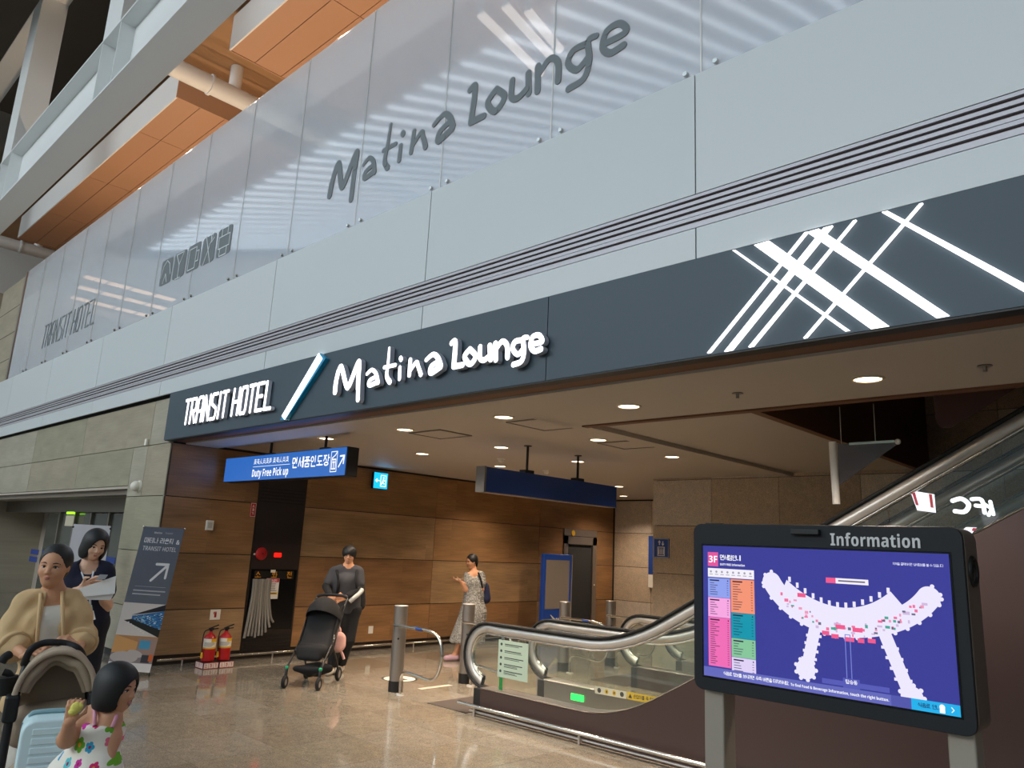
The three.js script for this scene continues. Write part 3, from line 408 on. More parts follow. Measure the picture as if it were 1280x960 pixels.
{ // lit exit sign on the brown wall
  const t = thing('exit_sign', 'small lit cyan exit pictogram sign on the brown wall', 'sign', [-10.6, 2.8, -7.84]);
  part('case', box(-0.06, 0, -0.14, 0.14, -0.15, 0.15), M.black, t);
  const tex = canvas(256, 256, (c) => { c.fillStyle = '#12a7ea'; c.fillRect(0, 0, 256, 256); c.strokeStyle = c.fillStyle = '#eaffff'; c.lineWidth = 12; c.strokeRect(128, 40, 96, 176); c.beginPath(); c.arc(180, 78, 15, 0, 7); c.fill(); c.lineWidth = 18; c.beginPath(); c.moveTo(176, 100); c.lineTo(165, 150); c.lineTo(198, 178); c.moveTo(165, 150); c.lineTo(140, 190); c.moveTo(176, 105); c.lineTo(205, 130); c.stroke(); c.lineWidth = 14; c.beginPath(); c.moveTo(112, 128); c.lineTo(34, 128); c.moveTo(64, 98); c.lineTo(34, 128); c.lineTo(64, 158); c.stroke(); });
  const f = part('lit_face', plate(0.29, 0.27), glow(0xffffff, 1.5, { emissiveMap: tex }), t); f.rotation.y = Math.PI / 2; f.position.x = 0.002;
  part('bracket', box(-0.15, -0.06, -0.03, 0.03, -0.05, 0.05), M.black, t);
  const l = new THREE.RectAreaLight(0x2aa8f0, 2.5, 0.28, 0.26); l.position.set(-10.57, 2.8, -7.84); l.lookAt(0, 2.8, -7.84); scene.add(l);
}
{ // lift sign on the granite
  const t = thing('lift_sign', 'blue lift pictogram plate on the granite wall', 'sign', [-6.905, 1.888, -10.9]);
  const tex = canvas(256, 300, (c) => { c.fillStyle = '#2f4f9c'; c.fillRect(0, 0, 256, 300); c.strokeStyle = '#b8c0d8'; c.lineWidth = 8; c.strokeRect(6, 6, 244, 288); c.fillStyle = '#ece8e0'; c.fillRect(66, 130, 124, 144); c.fillStyle = '#2f4f9c'; c.fillRect(78, 142, 100, 120); c.fillStyle = '#ece8e0'; for (const x of [92, 128, 164]) { c.beginPath(); c.arc(x, 162, 10, 0, 7); c.fill(); c.fillRect(x - 10, 174, 20, 76); } for (const [x, s] of [[100, 1], [158, -1]]) { const y = 72; c.fillRect(x - 8, y - 30, 16, 62); c.beginPath(); c.moveTo(x - 26, y - s * 8); c.lineTo(x, y - s * 46); c.lineTo(x + 26, y - s * 8); c.fill(); } });
  part('plate', box(-0.145, 0.145, -0.155, 0.155, 0, 0.02), M.blue, t); const f = part('face', plate(0.288, 0.308), std(0xffffff, 0.5, 0, { map: tex }), t); f.position.z = 0.0215;
}
{ // partly seen panel on the rear wall
  const t = thing('wall_panel', 'tall blue and white notice panel on the far stone wall', 'panel', [-9.35, 0, -14.9]); part('blue_board', box(-0.41, 0.35, 1.35, 2.2, 0, 0.05), M.blue, t); part('white_board', box(-0.41, 0.35, 1.06, 1.34, 0, 0.05), M.cream, t);
}
{ // reflection of a shop sign, built as glowing pieces behind the escalator glass
  const z = -6.19, P3 = (x, y) => { const p = onZ(x, y, z); return [p.x, p.y]; }, t = thing('sign_reflection', 'glowing reversed KFC letters standing in for a reflection on the escalator glass', 'sign', [0, 0, z]);
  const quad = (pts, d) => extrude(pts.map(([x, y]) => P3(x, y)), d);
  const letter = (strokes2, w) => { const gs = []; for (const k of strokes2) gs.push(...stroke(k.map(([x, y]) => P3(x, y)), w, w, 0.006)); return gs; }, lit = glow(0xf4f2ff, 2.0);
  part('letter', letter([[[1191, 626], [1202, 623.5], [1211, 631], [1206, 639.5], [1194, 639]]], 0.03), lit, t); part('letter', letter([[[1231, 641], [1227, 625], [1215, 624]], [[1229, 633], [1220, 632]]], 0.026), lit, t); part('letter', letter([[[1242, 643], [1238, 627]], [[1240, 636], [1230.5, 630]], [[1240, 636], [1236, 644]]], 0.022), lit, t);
  const u = thing('sign_reflection', 'small glowing white plate with two red bars standing in for a reflection on the escalator glass', 'sign', [0, 0, z]), plateM = glow(0xf2ecff, 1.4), bar = glow(0xb01030, 0.9);
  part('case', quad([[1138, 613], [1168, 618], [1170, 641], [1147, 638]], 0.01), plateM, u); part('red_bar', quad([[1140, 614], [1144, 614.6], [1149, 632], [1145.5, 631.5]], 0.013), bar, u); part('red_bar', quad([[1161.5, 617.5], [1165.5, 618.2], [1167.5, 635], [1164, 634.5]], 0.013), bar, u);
  const v = thing('sign_reflection', 'lower glowing white plate with a red corner standing in for a reflection above the kiosk edge', 'sign', [0, 0, z]); part('case', quad([[1208, 659], [1221, 659.5], [1214, 668], [1202, 664]], 0.01), plateM, v); part('red_bar', quad([[1216.5, 660], [1221, 660.3], [1218, 664], [1215, 663.5]], 0.013), bar, v);
}
// ================================================================ INFORMATION KIOSK
{
  const zf = -4.0, x0 = -2.31, x1 = -0.93, y0 = 1.045, y1 = 1.94, cx = (x0 + x1) / 2, cy = (y0 + y1) / 2, w = x1 - x0, h = y1 - y0;
  const t = thing('information_kiosk', 'grey Information kiosk with a lit airport map screen on two legs', 'kiosk', [cx, 0, zf]);
  const g = new THREE.ExtrudeGeometry(rrect(w, h, 0.055), { depth: 0.2, bevelEnabled: true, bevelSize: 0.012, bevelThickness: 0.012, bevelSegments: 3 }); const body = part('housing', g, std(0x6d6259, 0.4, 0.3), t); body.position.set(0, cy, -0.24);
  const fg = new THREE.ExtrudeGeometry(rrect(w + 0.01, h + 0.01, 0.055), { depth: 0.02, bevelEnabled: true, bevelSize: 0.004, bevelThickness: 0.004, bevelSegments: 2 }); part('bezel', fg, std(0x26282b, 0.6, 0, { specularIntensity: 0.4 }), t).position.set(0, cy, -0.026);
  const S0 = onZ(877, 679, zf), S1 = onZ(1205, 901, zf), sw = S1.x - S0.x, sh = S0.y - S1.y - 0.005, sx = (S0.x + S1.x) / 2 - cx, sy = (S0.y + S1.y) / 2;
  const tex = canvas(1600, 900, (c, W, H) => {
    c.fillStyle = '#3a3c94'; c.fillRect(0, 0, W, H);
    c.fillStyle = '#e0569c'; c.fillRect(38, 45, 82, 100); c.fillStyle = '#fff'; c.font = 'bold 66px sans-serif'; c.fillText('3F', 44, 118); c.strokeStyle = '#fff'; hangul(c, '면세점안내', 134, 62, 36, 4.5, 0.86); c.font = 'bold 22px sans-serif'; c.fillText('DUTY FREE Information', 134, 136, 190);
    c.fillStyle = '#f2eef8'; c.fillRect(38, 158, 352, 62); c.fillStyle = '#a2a0b0'; for (let i = 0; i < 8; i++) { c.beginPath(); c.arc(62 + i * 43, 182, 8, 0, 7); c.fill(); c.fillRect(50 + i * 43, 198, 26, 5); }
    const blocks = [[38, 226, 172, 134, '#8fa0ec', 6], [38, 362, 172, 134, '#f5a6e0', 6], [38, 498, 172, 330, '#ee6cb4', 20], [214, 226, 176, 226, '#f29474', 11], [214, 454, 176, 168, '#1896ac', 7], [214, 624, 176, 124, '#86c49a', 5], [214, 750, 176, 108, '#ddd0f4', 4]];
    for (const [x, y, w2, h2, col, n] of blocks) { c.fillStyle = col; c.fillRect(x, y, w2, h2); c.fillStyle = '#2a2440'; c.fillRect(x + 14, y + 12, 74, 9); c.fillRect(x + w2 - 22, y + 12, 8, 9); for (let i = 0; i < n; i++) { c.globalAlpha = 0.62; c.fillRect(x + 16, y + 32 + i * (h2 - 40) / n, 30 + hash(x + i, y) * 44, 5); c.fillRect(x + w2 - 26, y + 32 + i * (h2 - 40) / n, 12, 4); c.globalAlpha = 1; } }
    // terminal map
    const cxm = 975, R = 640; c.save(); c.translate(0, 12);
    c.lineWidth = 128; c.strokeStyle = '#ece6fb'; c.lineCap = 'round'; c.beginPath(); c.moveTo(515, 215); c.bezierCurveTo(620, 400, 850, 470, 985, 462); c.bezierCurveTo(1160, 455, 1370, 395, 1478, 245); c.stroke();
    c.fillStyle = '#ece6fb'; c.beginPath(); c.moveTo(620, 195); c.bezierCurveTo(760, 320, 900, 345, 985, 345); c.bezierCurveTo(1100, 340, 1190, 295, 1268, 225); c.lineTo(1355, 330); c.lineTo(1200, 470); c.lineTo(760, 470); c.lineTo(560, 330); c.fill();
    for (let i = 0; i < 13; i++) { const k = i / 12, x = 640 + k * 615, y = 190 + Math.sin(k * Math.PI) * 125 + k * 30; c.fillRect(x - 9, y - 16, 18, 34); }
    for (const [a, b, d, e] of [[800, 480, 728, 770], [1225, 490, 1352, 840]]) { c.lineWidth = 74; c.lineCap = 'round'; c.beginPath(); c.moveTo(a, b); c.lineTo(d, e); c.stroke(); c.beginPath(); c.arc(d, e - 20, 62, 0, 7); c.fill(); for (let i = 0; i < 9; i++) { const ang = i / 9 * 6.28; c.beginPath(); c.arc(d + Math.cos(ang) * 66, e - 20 + Math.sin(ang) * 66, 13, 0, 7); c.fill(); } for (let i = 1; i < 5; i++) { const x = a + (d - a) * i / 6, y = b + (e - b) * i / 6; c.fillRect(x - 50, y, 100, 18); } }
    const bz = (p, t) => [0, 1].map((k) => p[0][k] * (1 - t) ** 3 + 3 * p[1][k] * t * (1 - t) ** 2 + 3 * p[2][k] * t * t * (1 - t) + p[3][k] * t ** 3); for (const p of [[[515, 215], [620, 400], [850, 470], [985, 462]], [[985, 462], [1160, 455], [1370, 395], [1478, 245]]]) for (let i = 0; i < 9; i++) { const t = i / 8, a = bz(p, Math.max(0, t - 0.02)), b = bz(p, Math.min(1, t + 0.02)), m = bz(p, t), l = Math.hypot(b[0] - a[0], b[1] - a[1]); c.beginPath(); c.arc(m[0] - (b[1] - a[1]) / l * 66, m[1] + (b[0] - a[0]) / l * 66, 12, 0, 7); c.fill(); } for (const [x, y] of [[455, 225], [470, 170], [515, 146], [1540, 225], [1528, 275], [1500, 180], [1545, 250]]) { c.beginPath(); c.arc(x, y, 12, 0, 7); c.fill(); }
    const shop = ['#ee5a8c', '#f08ab0', '#2f9a84', '#c9b0d8', '#5a5672']; for (let i = 0; i < 74; i++) { const k = hash(i, 3), x = 560 + k * 880, base = 300 + Math.sin(k * Math.PI) * 170, y = base + (hash(i, 9) - 0.5) * 90; c.fillStyle = shop[Math.floor(hash(i, 5) * 5)]; c.globalAlpha = 0.85; c.fillRect(x, y, 8 + hash(i, 7) * (i % 4 ? 14 : 36), 8 + hash(i, 8) * 12); } c.globalAlpha = 1;
    for (const [x, y, w2] of [[690, 275, 54], [930, 452, 58], [1032, 460, 60], [842, 498, 46], [900, 512, 46], [980, 522, 60], [1060, 522, 40], [1120, 516, 46]]) { c.fillStyle = '#ee5a8c'; c.fillRect(x, y, w2, 26); } c.restore();
    c.fillStyle = '#ee5a8c'; c.fillRect(880, 176, 62, 34); c.fillStyle = '#f4eef8'; c.fillRect(942, 176, 200, 34); c.fillStyle = '#6a6478'; c.fillRect(958, 188, 164, 9);
    c.strokeStyle = '#7c86d8'; c.lineWidth = 5; c.strokeRect(985, 520, 30, 330); c.fillStyle = '#565ab4'; c.fillRect(830, 800, 400, 30); c.fillRect(960, 780, 100, 70); c.strokeStyle = '#fff'; hangul(c, '탑승동', 975, 788, 24, 3, 1);
    c.fillStyle = '#dfe0f4'; c.font = 'bold 16px sans-serif'; c.strokeStyle = '#dfe0f4'; hangul(c, '지역을 클릭하시면 상세정보를 볼 수 있습니다', 1290, 62, 16, 2, 0.8);
    c.fillStyle = '#6468ba'; c.fillRect(0, 838, W, 62); c.fillStyle = c.strokeStyle = '#ffffff'; let ex = hangul(c, '식음료 정보를 보시려면 우측 버튼을 터치하세요', 150, 854, 24, 3, 0.86); c.font = 'bold 24px sans-serif'; c.fillText('To find Food & Beverage Information, touch the right button.', ex + 14, 878, 600);
    c.fillStyle = '#5256aa'; c.fillRect(1236, 838, 110, 62); c.fillStyle = '#22b0ea'; c.fillRect(1346, 838, 254, 62); c.strokeStyle = '#1a3b6a'; hangul(c, '식음료 안내', 1380, 856, 24, 3, 0.9); c.strokeStyle = '#eef8ff'; c.lineWidth = 5; c.beginPath(); c.moveTo(1556, 856); c.lineTo(1568, 869); c.lineTo(1556, 882); c.stroke(); c.fillStyle = '#fff'; c.beginPath(); c.arc(1508, 862, 15, 0, 7); c.fill(); c.fillRect(1494, 866, 28, 28);
  });
  part('screen_glass', box(sx - sw / 2, sx + sw / 2, sy - sh / 2, sy + sh / 2, -0.004, 0.0005), M.blackGloss, t);
  const sc = part('screen', plate(sw - 0.02, sh - 0.02), new THREE.MeshPhysicalMaterial({ color: 0x050508, roughness: 0.08, emissive: 0xffffff, emissiveIntensity: 0.85, emissiveMap: tex }), t); sc.position.set(sx, sy, 0.002);
  const tg = new TextGeometry('Information', { font, size: 0.062, depth: 0.004, curveSegments: 4, bevelEnabled: false }); tg.computeBoundingBox(); const bw = tg.boundingBox.max.x - tg.boundingBox.min.x, T0 = onZ(1038, 682, zf), T1 = onZ(1150, 682, zf); tg.scale((T1.x - T0.x) / bw, 1, 1); part('lettering', tg, std(0xc9c9c9, 0.4), t).position.set(T0.x - cx, onZ(1038, 681, zf).y - 0.003, 0.0);
  const cm = onZ(1008, 664.5, zf); part('sensor_bar', box(cm.x - cx - 0.075, cm.x - cx + 0.075, cm.y - 0.016, cm.y + 0.012, 0, 0.03, 0.004), M.black, t); part('top_cap', box(x0 - cx + 0.06, x0 - cx + 0.16, y1, y1 + 0.014, -0.12, -0.02), M.black, t);
  for (const [a, b] of [[-2.29, -2.17], [-1.06, -0.945]]) part('leg', box(a - cx, b - cx, 0.02, y0 + 0.05, -0.2, -0.06, 0.01), std(0xa39b8e, 0.4, 0.4), t);
  part('foot_plate', box(x0 - cx - 0.05, x1 - cx + 0.05, 0, 0.02, -0.38, 0.2), M.steelDull, t);
  const ring = new THREE.TorusGeometry(0.062, 0.012, 8, 26); ring.rotateY(Math.PI / 2); part('badge_ring', ring, M.black, t).position.set(w / 2 + 0.014, 1.75, -0.13);
  const seven = text3d('7', 0.075, 0.004); seven.rotateY(Math.PI / 2); part('badge_number', seven, M.black, t).position.set(w / 2 + 0.013, 1.713, -0.1);
  const l = new THREE.RectAreaLight(0x8b88e8, 1.6, sw, sh); l.position.set(cx + sx, sy, zf + 0.05); l.lookAt(cx + sx, sy, 5); scene.add(l);
}
// ================================================================ ESCALATORS
function incline(x, y0, xk) { const S = Math.tan(Math.PI / 6), R = 0.45, d = x - xk; return y0 + (d < -R ? 0 : d > R ? S * d : S * (d + R) * (d + R) / (4 * R)); }
function balustrade(parent, z, inner, near) {
  const cxn = -6.13, cyn = 0.6, R = 0.34, top = [];
  for (let i = 0; i <= 16; i++) { const a = -Math.PI / 2 - Math.PI * i / 16; top.push([cxn + R * Math.cos(a), cyn + R * Math.sin(a)]); }
  for (let x = -5.9; x <= 2.01; x += 0.12) top.push([x, incline(x, 0.94, -4.33)]);
  // path runs clockwise, so "outward" is to its left when seen from +z: flip the sign of the offsets
  const prof = (o0, o1, s) => [[o0, -s], [o1, -s], [o1, s], [o0, s]];
  const k = 1;
  part('handrail', sweep(top, [[0.012 * k, -0.036], [0.004 * k, -0.042], [-0.02 * k, -0.042], [-0.02 * k, 0.042], [0.004 * k, 0.042], [0.012 * k, 0.036]], z), M.rubber, parent);
  part('handrail_guide', sweep(top.slice(1), prof(-0.02 * k, -0.1 * k, 0.03), z), M.steel, parent);
  part('guide_lip', sweep(top.slice(1), prof(-0.1 * k, -0.125 * k, 0.02), z), M.chrome, parent);
  const cuts = [-6.4, -4.9, -3.4, -1.9, -0.4, 2.0];
  for (let i = 0; i < 5; i++) { const pts = []; const a = cuts[i] + (i ? 0.006 : 0), b = cuts[i + 1] - 0.006; const lo = (x) => Math.max(0.27, incline(x, 0.27, -4.33));
    if (i === 0) { for (let j = 0; j <= 10; j++) { const g = -Math.PI / 2 - Math.PI * j / 10; pts.push([cxn + (R - 0.09) * Math.cos(g), cyn + (R - 0.06) * Math.sin(g)]); } for (let x = -5.9; x < b; x += 0.25) pts.push([x, 0.84]); pts.push([b, incline(b, 0.84, -4.33)], [b, lo(b)]); }
    else { for (let x = a; x < b; x += 0.15) pts.push([x, incline(x, 0.84, -4.33)]); pts.push([b, incline(b, 0.84, -4.33)], [b, lo(b)]); for (let x = b - 0.15; x > a; x -= 0.15) pts.push([x, lo(x)]); pts.push([a, lo(a)]); }
    const e = part('glass_panel', extrude(pts, 0.012), M.glassPane, parent); e.position.z = z - 0.006; }
  const deck = []; for (let x = -6.12; x <= 2.01; x += 0.12) deck.push([x, incline(x, 0.265, -4.33)]);
  part('deck_strip', sweep(deck, [[0, -0.1], [0.012, -0.1], [0.012, 0.1], [0, 0.1]], z), near ? M.steelDull : M.steel, parent);
  for (const s of [-0.1, 0.1]) { const pts = [[-6.1, 0.0]]; for (const [x, y] of deck) pts.push([x, y - 0.002]); pts.push([2.0, 0.0]); const e = part('skirt_panel', extrude(pts, 0.012), s === inner ? M.steelDull : M.clad, parent); e.position.z = z + s - (s > 0 ? 0.012 : 0); }
  part('newel_post', box(-6.22, -6.1, 0, 0.262, z - 0.1, z + 0.1, 0.01), M.black, parent);
}
const escal = [];
for (const [za, zb, label] of [[-6.17, -7.22, 'escalator with glass sides rising behind the Information kiosk'], [-9.15, -10.3, 'second glass sided escalator beside the granite wall']]) {
  const t = thing('escalator', label, 'escalator', [0, 0, 0]); escal.push(t);
  balustrade(t, za, -0.1, true); balustrade(t, zb, 0.1, false);
  part('landing_plate', box(-6.25, -5.0, 0, 0.012, zb + 0.1, za - 0.1), M.steelDull, t); part('comb_plate', box(-5.0, -4.85, 0.004, 0.02, zb + 0.12, za - 0.12), M.yellow, t);
  const tread = (x, y) => { const gs = [box(x, x + 0.4, y - 0.03, y, zb + 0.12, za - 0.12)]; if (y > 0.03) gs.push(box(x - 0.005, x + 0.01, y - 0.24, y - 0.03, zb + 0.12, za - 0.12)); return gs; };
  for (let i = 0; i < 17; i++) { const x = -4.85 + i * 0.4; if (x > 1.6) break; part('step', tread(x, 0.02 + Math.max(0, (i - 1)) * 0.231), M.steelDull, t); }
  part('truss_base', extrude([[-5, 0], [2, 0], [2, 3.2], [-4, 0.03]], Math.abs(za - zb) - 0.22), M.black, t).position.z = zb + 0.11;
}
{ // details on the nearer escalator
  const t = escal[0], zi = -7.22 + 0.103;
  const gp = (px, py, z) => onZ(px, py, z);
  const a = gp(722, 872, zi); part('green_light', box(a.x - 0.09, a.x + 0.09, a.y - 0.035, a.y + 0.035, zi, zi + 0.012, 0.01), glow(0x18ff58, 2.2), t);
  const stk = (p0, p1, draw, w, h, name) => { const A = gp(...p0, zi), B = gp(...p1, zi), dx = B.x - A.x, dy = B.y - A.y, L = Math.hypot(dx, dy); const tex = canvas(512, Math.round(512 * h / L), draw); const m = part(name, plate(L, h), std(0xffffff, 0.4, 0, { map: tex }), t); m.position.set((A.x + B.x) / 2, (A.y + B.y) / 2, zi + 0.003); m.rotation.z = Math.atan2(dy, dx); };
  stk([744, 862], [783, 869], (c, W, H) => { c.fillStyle = '#d8d4c4'; c.fillRect(0, 0, W, H); for (let i = 0; i < 4; i++) { c.fillStyle = i % 3 ? '#d8b01e' : '#3a3a3a'; c.beginPath(); c.arc(70 + i * 124, H / 2, H * 0.34, 0, 7); c.fill(); c.fillStyle = '#222'; c.fillRect(60 + i * 124, H * 0.35, 20, H * 0.3); } }, 0, 0.075, 'warning_label');
  stk([784, 869], [826, 877], (c, W, H) => { c.fillStyle = '#d8b41c'; c.fillRect(0, 0, W, H); c.strokeStyle = c.fillStyle = '#201a08'; c.beginPath(); c.moveTo(20, H * 0.8); c.lineTo(50, H * 0.2); c.lineTo(80, H * 0.8); c.fill(); hangul(c, '손잡이를 꼭 잡으세요', 100, H * 0.22, H * 0.5, 6, 0.92); }, 0, 0.075, 'warning_label');
  // notice board fixed to the glass
  const A = onZ(622, 800, -6.13), B = onZ(657, 852, -6.13), w = B.x - A.x, h = 0.38, tex = canvas(400, 400, (c) => { c.fillStyle = '#a9bcaa'; c.fillRect(0, 0, 400, 400); c.fillStyle = '#20302c'; for (let i = 0; i < 5; i++) { c.beginPath(); c.arc(40, 46 + i * 72, 15, 0, 7); c.fill(); c.fillRect(86, 36 + i * 72, 150 + hash(i, 1) * 110, 10); c.fillRect(86, 54 + i * 72, 120 + hash(i, 2) * 130, 6); if (i > 2) c.fillRect(86, 66 + i * 72, 180, 6); } });
  const nt = thing('safety_notice', 'pale green rider safety notice stuck on the escalator glass', 'notice', [A.x + w / 2, 0.6, -6.158]); part('board', box(-w / 2, w / 2, -h / 2, h / 2, 0, 0.006), std(0xa9bcaa, 0.5), nt); const f = part('print', plate(w, h), std(0xffffff, 0.5, 0, { map: tex }), nt); f.position.z = 0.0075; part('fixing', cyl(V(-w / 2 + 0.06, h / 2 + 0.02, 0), V(-w / 2 + 0.06, h / 2 + 0.02, 0.012), 0.022), M.chrome, nt); part('green_tag', box(-w / 2 + 0.03, -w / 2 + 0.08, -h / 2 - 0.13, -h / 2, 0, 0.005), std(0x1f7a3a, 0.5), nt);
}
{ // low guard rail on the floor in front of the escalator cladding
  const t = thing('guard_rail', 'low stainless guard rail along the foot of the escalator cladding', 'rail', [0, 0, -5.98]);
  part('rail_bar', cyl(V(-6.35, 0.1, 0), V(2, 0.1, 0), 0.022, 0.022, 12), M.chrome, t); part('lower_bar', cyl(V(-6.2, 0.04, -0.03), V(2, 0.04, -0.03), 0.012, 0.012, 10), M.steel, t);
  for (let x = -6.1; x < 2; x += 1.42) { part('post', cyl(V(x, 0, 0), V(x, 0.1, 0), 0.012), M.steel, t); }
}
{ // wall guard rail along the brown wall
  const t = thing('guard_rail', 'thin shiny guard rail along the foot of the brown timber wall', 'rail', [-10.62, 0, 0]); part('rail_bar', cyl(V(0, 0.085, -4.45), V(0, 0.085, -12.9), 0.018, 0.018, 12), M.chrome, t); for (let z = -4.8; z > -12.9; z -= 1.35) part('post', cyl(V(0, 0, z), V(0, 0.085, z), 0.01), M.steel, t);
}
{ // anti-trap guards hung by the handrails
  const t = thing('wedge_guard', 'white padded tube with clear triangular guard hung above the escalator handrail', 'guard', [-2.27, 0, -6.12]);
  part('padded_tube', cyl(V(0, 2.22, 0), V(-0.01, 2.72, 0), 0.029, 0.029, 18), std(0xe8e2da, 0.5), t); part('clear_panel', extrude([[0.03, 2.7], [0.49, 2.68], [0.03, 2.37]], 0.01), M.acrylic, t).position.z = -0.005;
  const e = part('lit_edge', box(0.12, 0.46, 2.685, 2.705, -0.012, 0.012, 0.006), std(0xd8f2f2, 0.2, 0, { transmission: 0.3 }), t); part('edge_knob', ball(V(0.48, 2.69, 0), 0.022), M.cream, t);
  for (const x of [0.06, 0.32]) part('wire', cyl(V(x, 2.7, 0), V(x, 3.0, 0), 0.003, 0.003, 6), M.steel, t);
  const u = thing('wedge_guard', 'brownish clear guard panel with rounded tip hung above the far handrail', 'guard', [-1.79, 0, -7.22]); part('clear_panel', extrude([[0, 3.35], [0, 3.02], [0.04, 2.96], [0.11, 2.95], [0.62, 3.25], [0.62, 3.35]], 0.012), std(0x7a5a52, 0.2, 0, { transmission: 0.25 }), u); part('bracket', box(0, 0.62, 3.35, 4.93, 0, 0.012), M.clad, u);
}
// ================================================================ BOLLARDS WITH TUBE GATES
{
  const what = ['steel bollard with looped tube gate standing nearest the black stroller', 'steel bollard with tube gate standing in front of the woman in the grey dress', 'steel bollard with tube gate standing in front of the blue board', 'steel bollard with tube gate standing in front of the lift door'];
  let first; [[-7.64, -6.13], [-7.62, -7.27], [-7.6, -9.28], [-7.55, -10.4]].forEach(([x, z], i) => {
    if (first) { copyOf(first, [x, 0, z], 0, what[i]); return; }
    const t = first = thing('bollard', what[0], 'bollard', [x, 0, z], 0, 'bollards at the escalator landings');
    part('column', cyl(V(0, 0.12, 0), V(0, 1.0, 0), 0.083, 0.083, 28), M.steelDull, t); part('cap', cyl(V(0, 1.0, 0), V(0, 1.008, 0), 0.085, 0.08, 28), M.steel, t); part('base_sleeve', cyl(V(0, 0, 0), V(0, 0.125, 0), 0.088, 0.088, 28), M.black, t);
    part('gate_tube', tube([V(0.0, 0.775, 0.085), V(0.3, 0.775, 0.085), V(0.62, 0.775, 0.085), V(0.82, 0.72, 0.085), V(0.9, 0.55, 0.085), V(0.86, 0.34, 0.085), V(0.74, 0.24, 0.085), V(0.5, 0.25, 0.085), V(0.28, 0.26, 0.085), V(0.2, 0.2, 0.085), V(0.2, 0.0, 0.085)], 0.019, 90), M.chrome, t);
    part('foot_rose', cyl(V(0.2, 0, 0.085), V(0.2, 0.012, 0.085), 0.055, 0.05, 20), M.steel, t); part('tape', cyl(V(0.42, 0.775, 0.085), V(0.54, 0.775, 0.085), 0.021, 0.021, 12), M.blue, t); part('sensor_eye', cyl(V(0.06, 0.62, 0.06), V(0.066, 0.62, 0.066), 0.012), M.black, t);
  });
}
// floor stickers
{ const t = thing('floor_sticker', 'round white floor sticker with black rim behind the bollard', 'sticker', [-8.3, 0.001, -6.72]); const a = new THREE.RingGeometry(0.21, 0.24, 40), b = new THREE.CircleGeometry(0.21, 40); for (const g of [a, b]) g.rotateX(-Math.PI / 2); part('rim', a, M.black, t); part('disc', b, M.cream, t); part('mark', box(0.02, 0.12, 0, 0.0015, -0.05, 0.05), M.black, t);
  const u = thing('floor_sticker', 'faded rectangular white floor sticker by the bollard gate', 'sticker', [-7.6, 0.001, -6.74], 0); part('patch', box(-0.04, 0.04, 0, 0.001, -0.26, 0.26), std(0xbfb4a4, 0.7), u);
  const m = thing('floor_mat', 'dark brown recessed mat at the foot of the escalator', 'mat', [-6.55, 0.001, -6.75]); part('mat_pile', box(-0.33, 0.3, 0, 0.006, -0.68, 0.75), M.mat, m); const m2 = copyOf(m, [-6.55, 0.001, -9.75], 0, 'dark brown recessed mat before the second escalator'); }
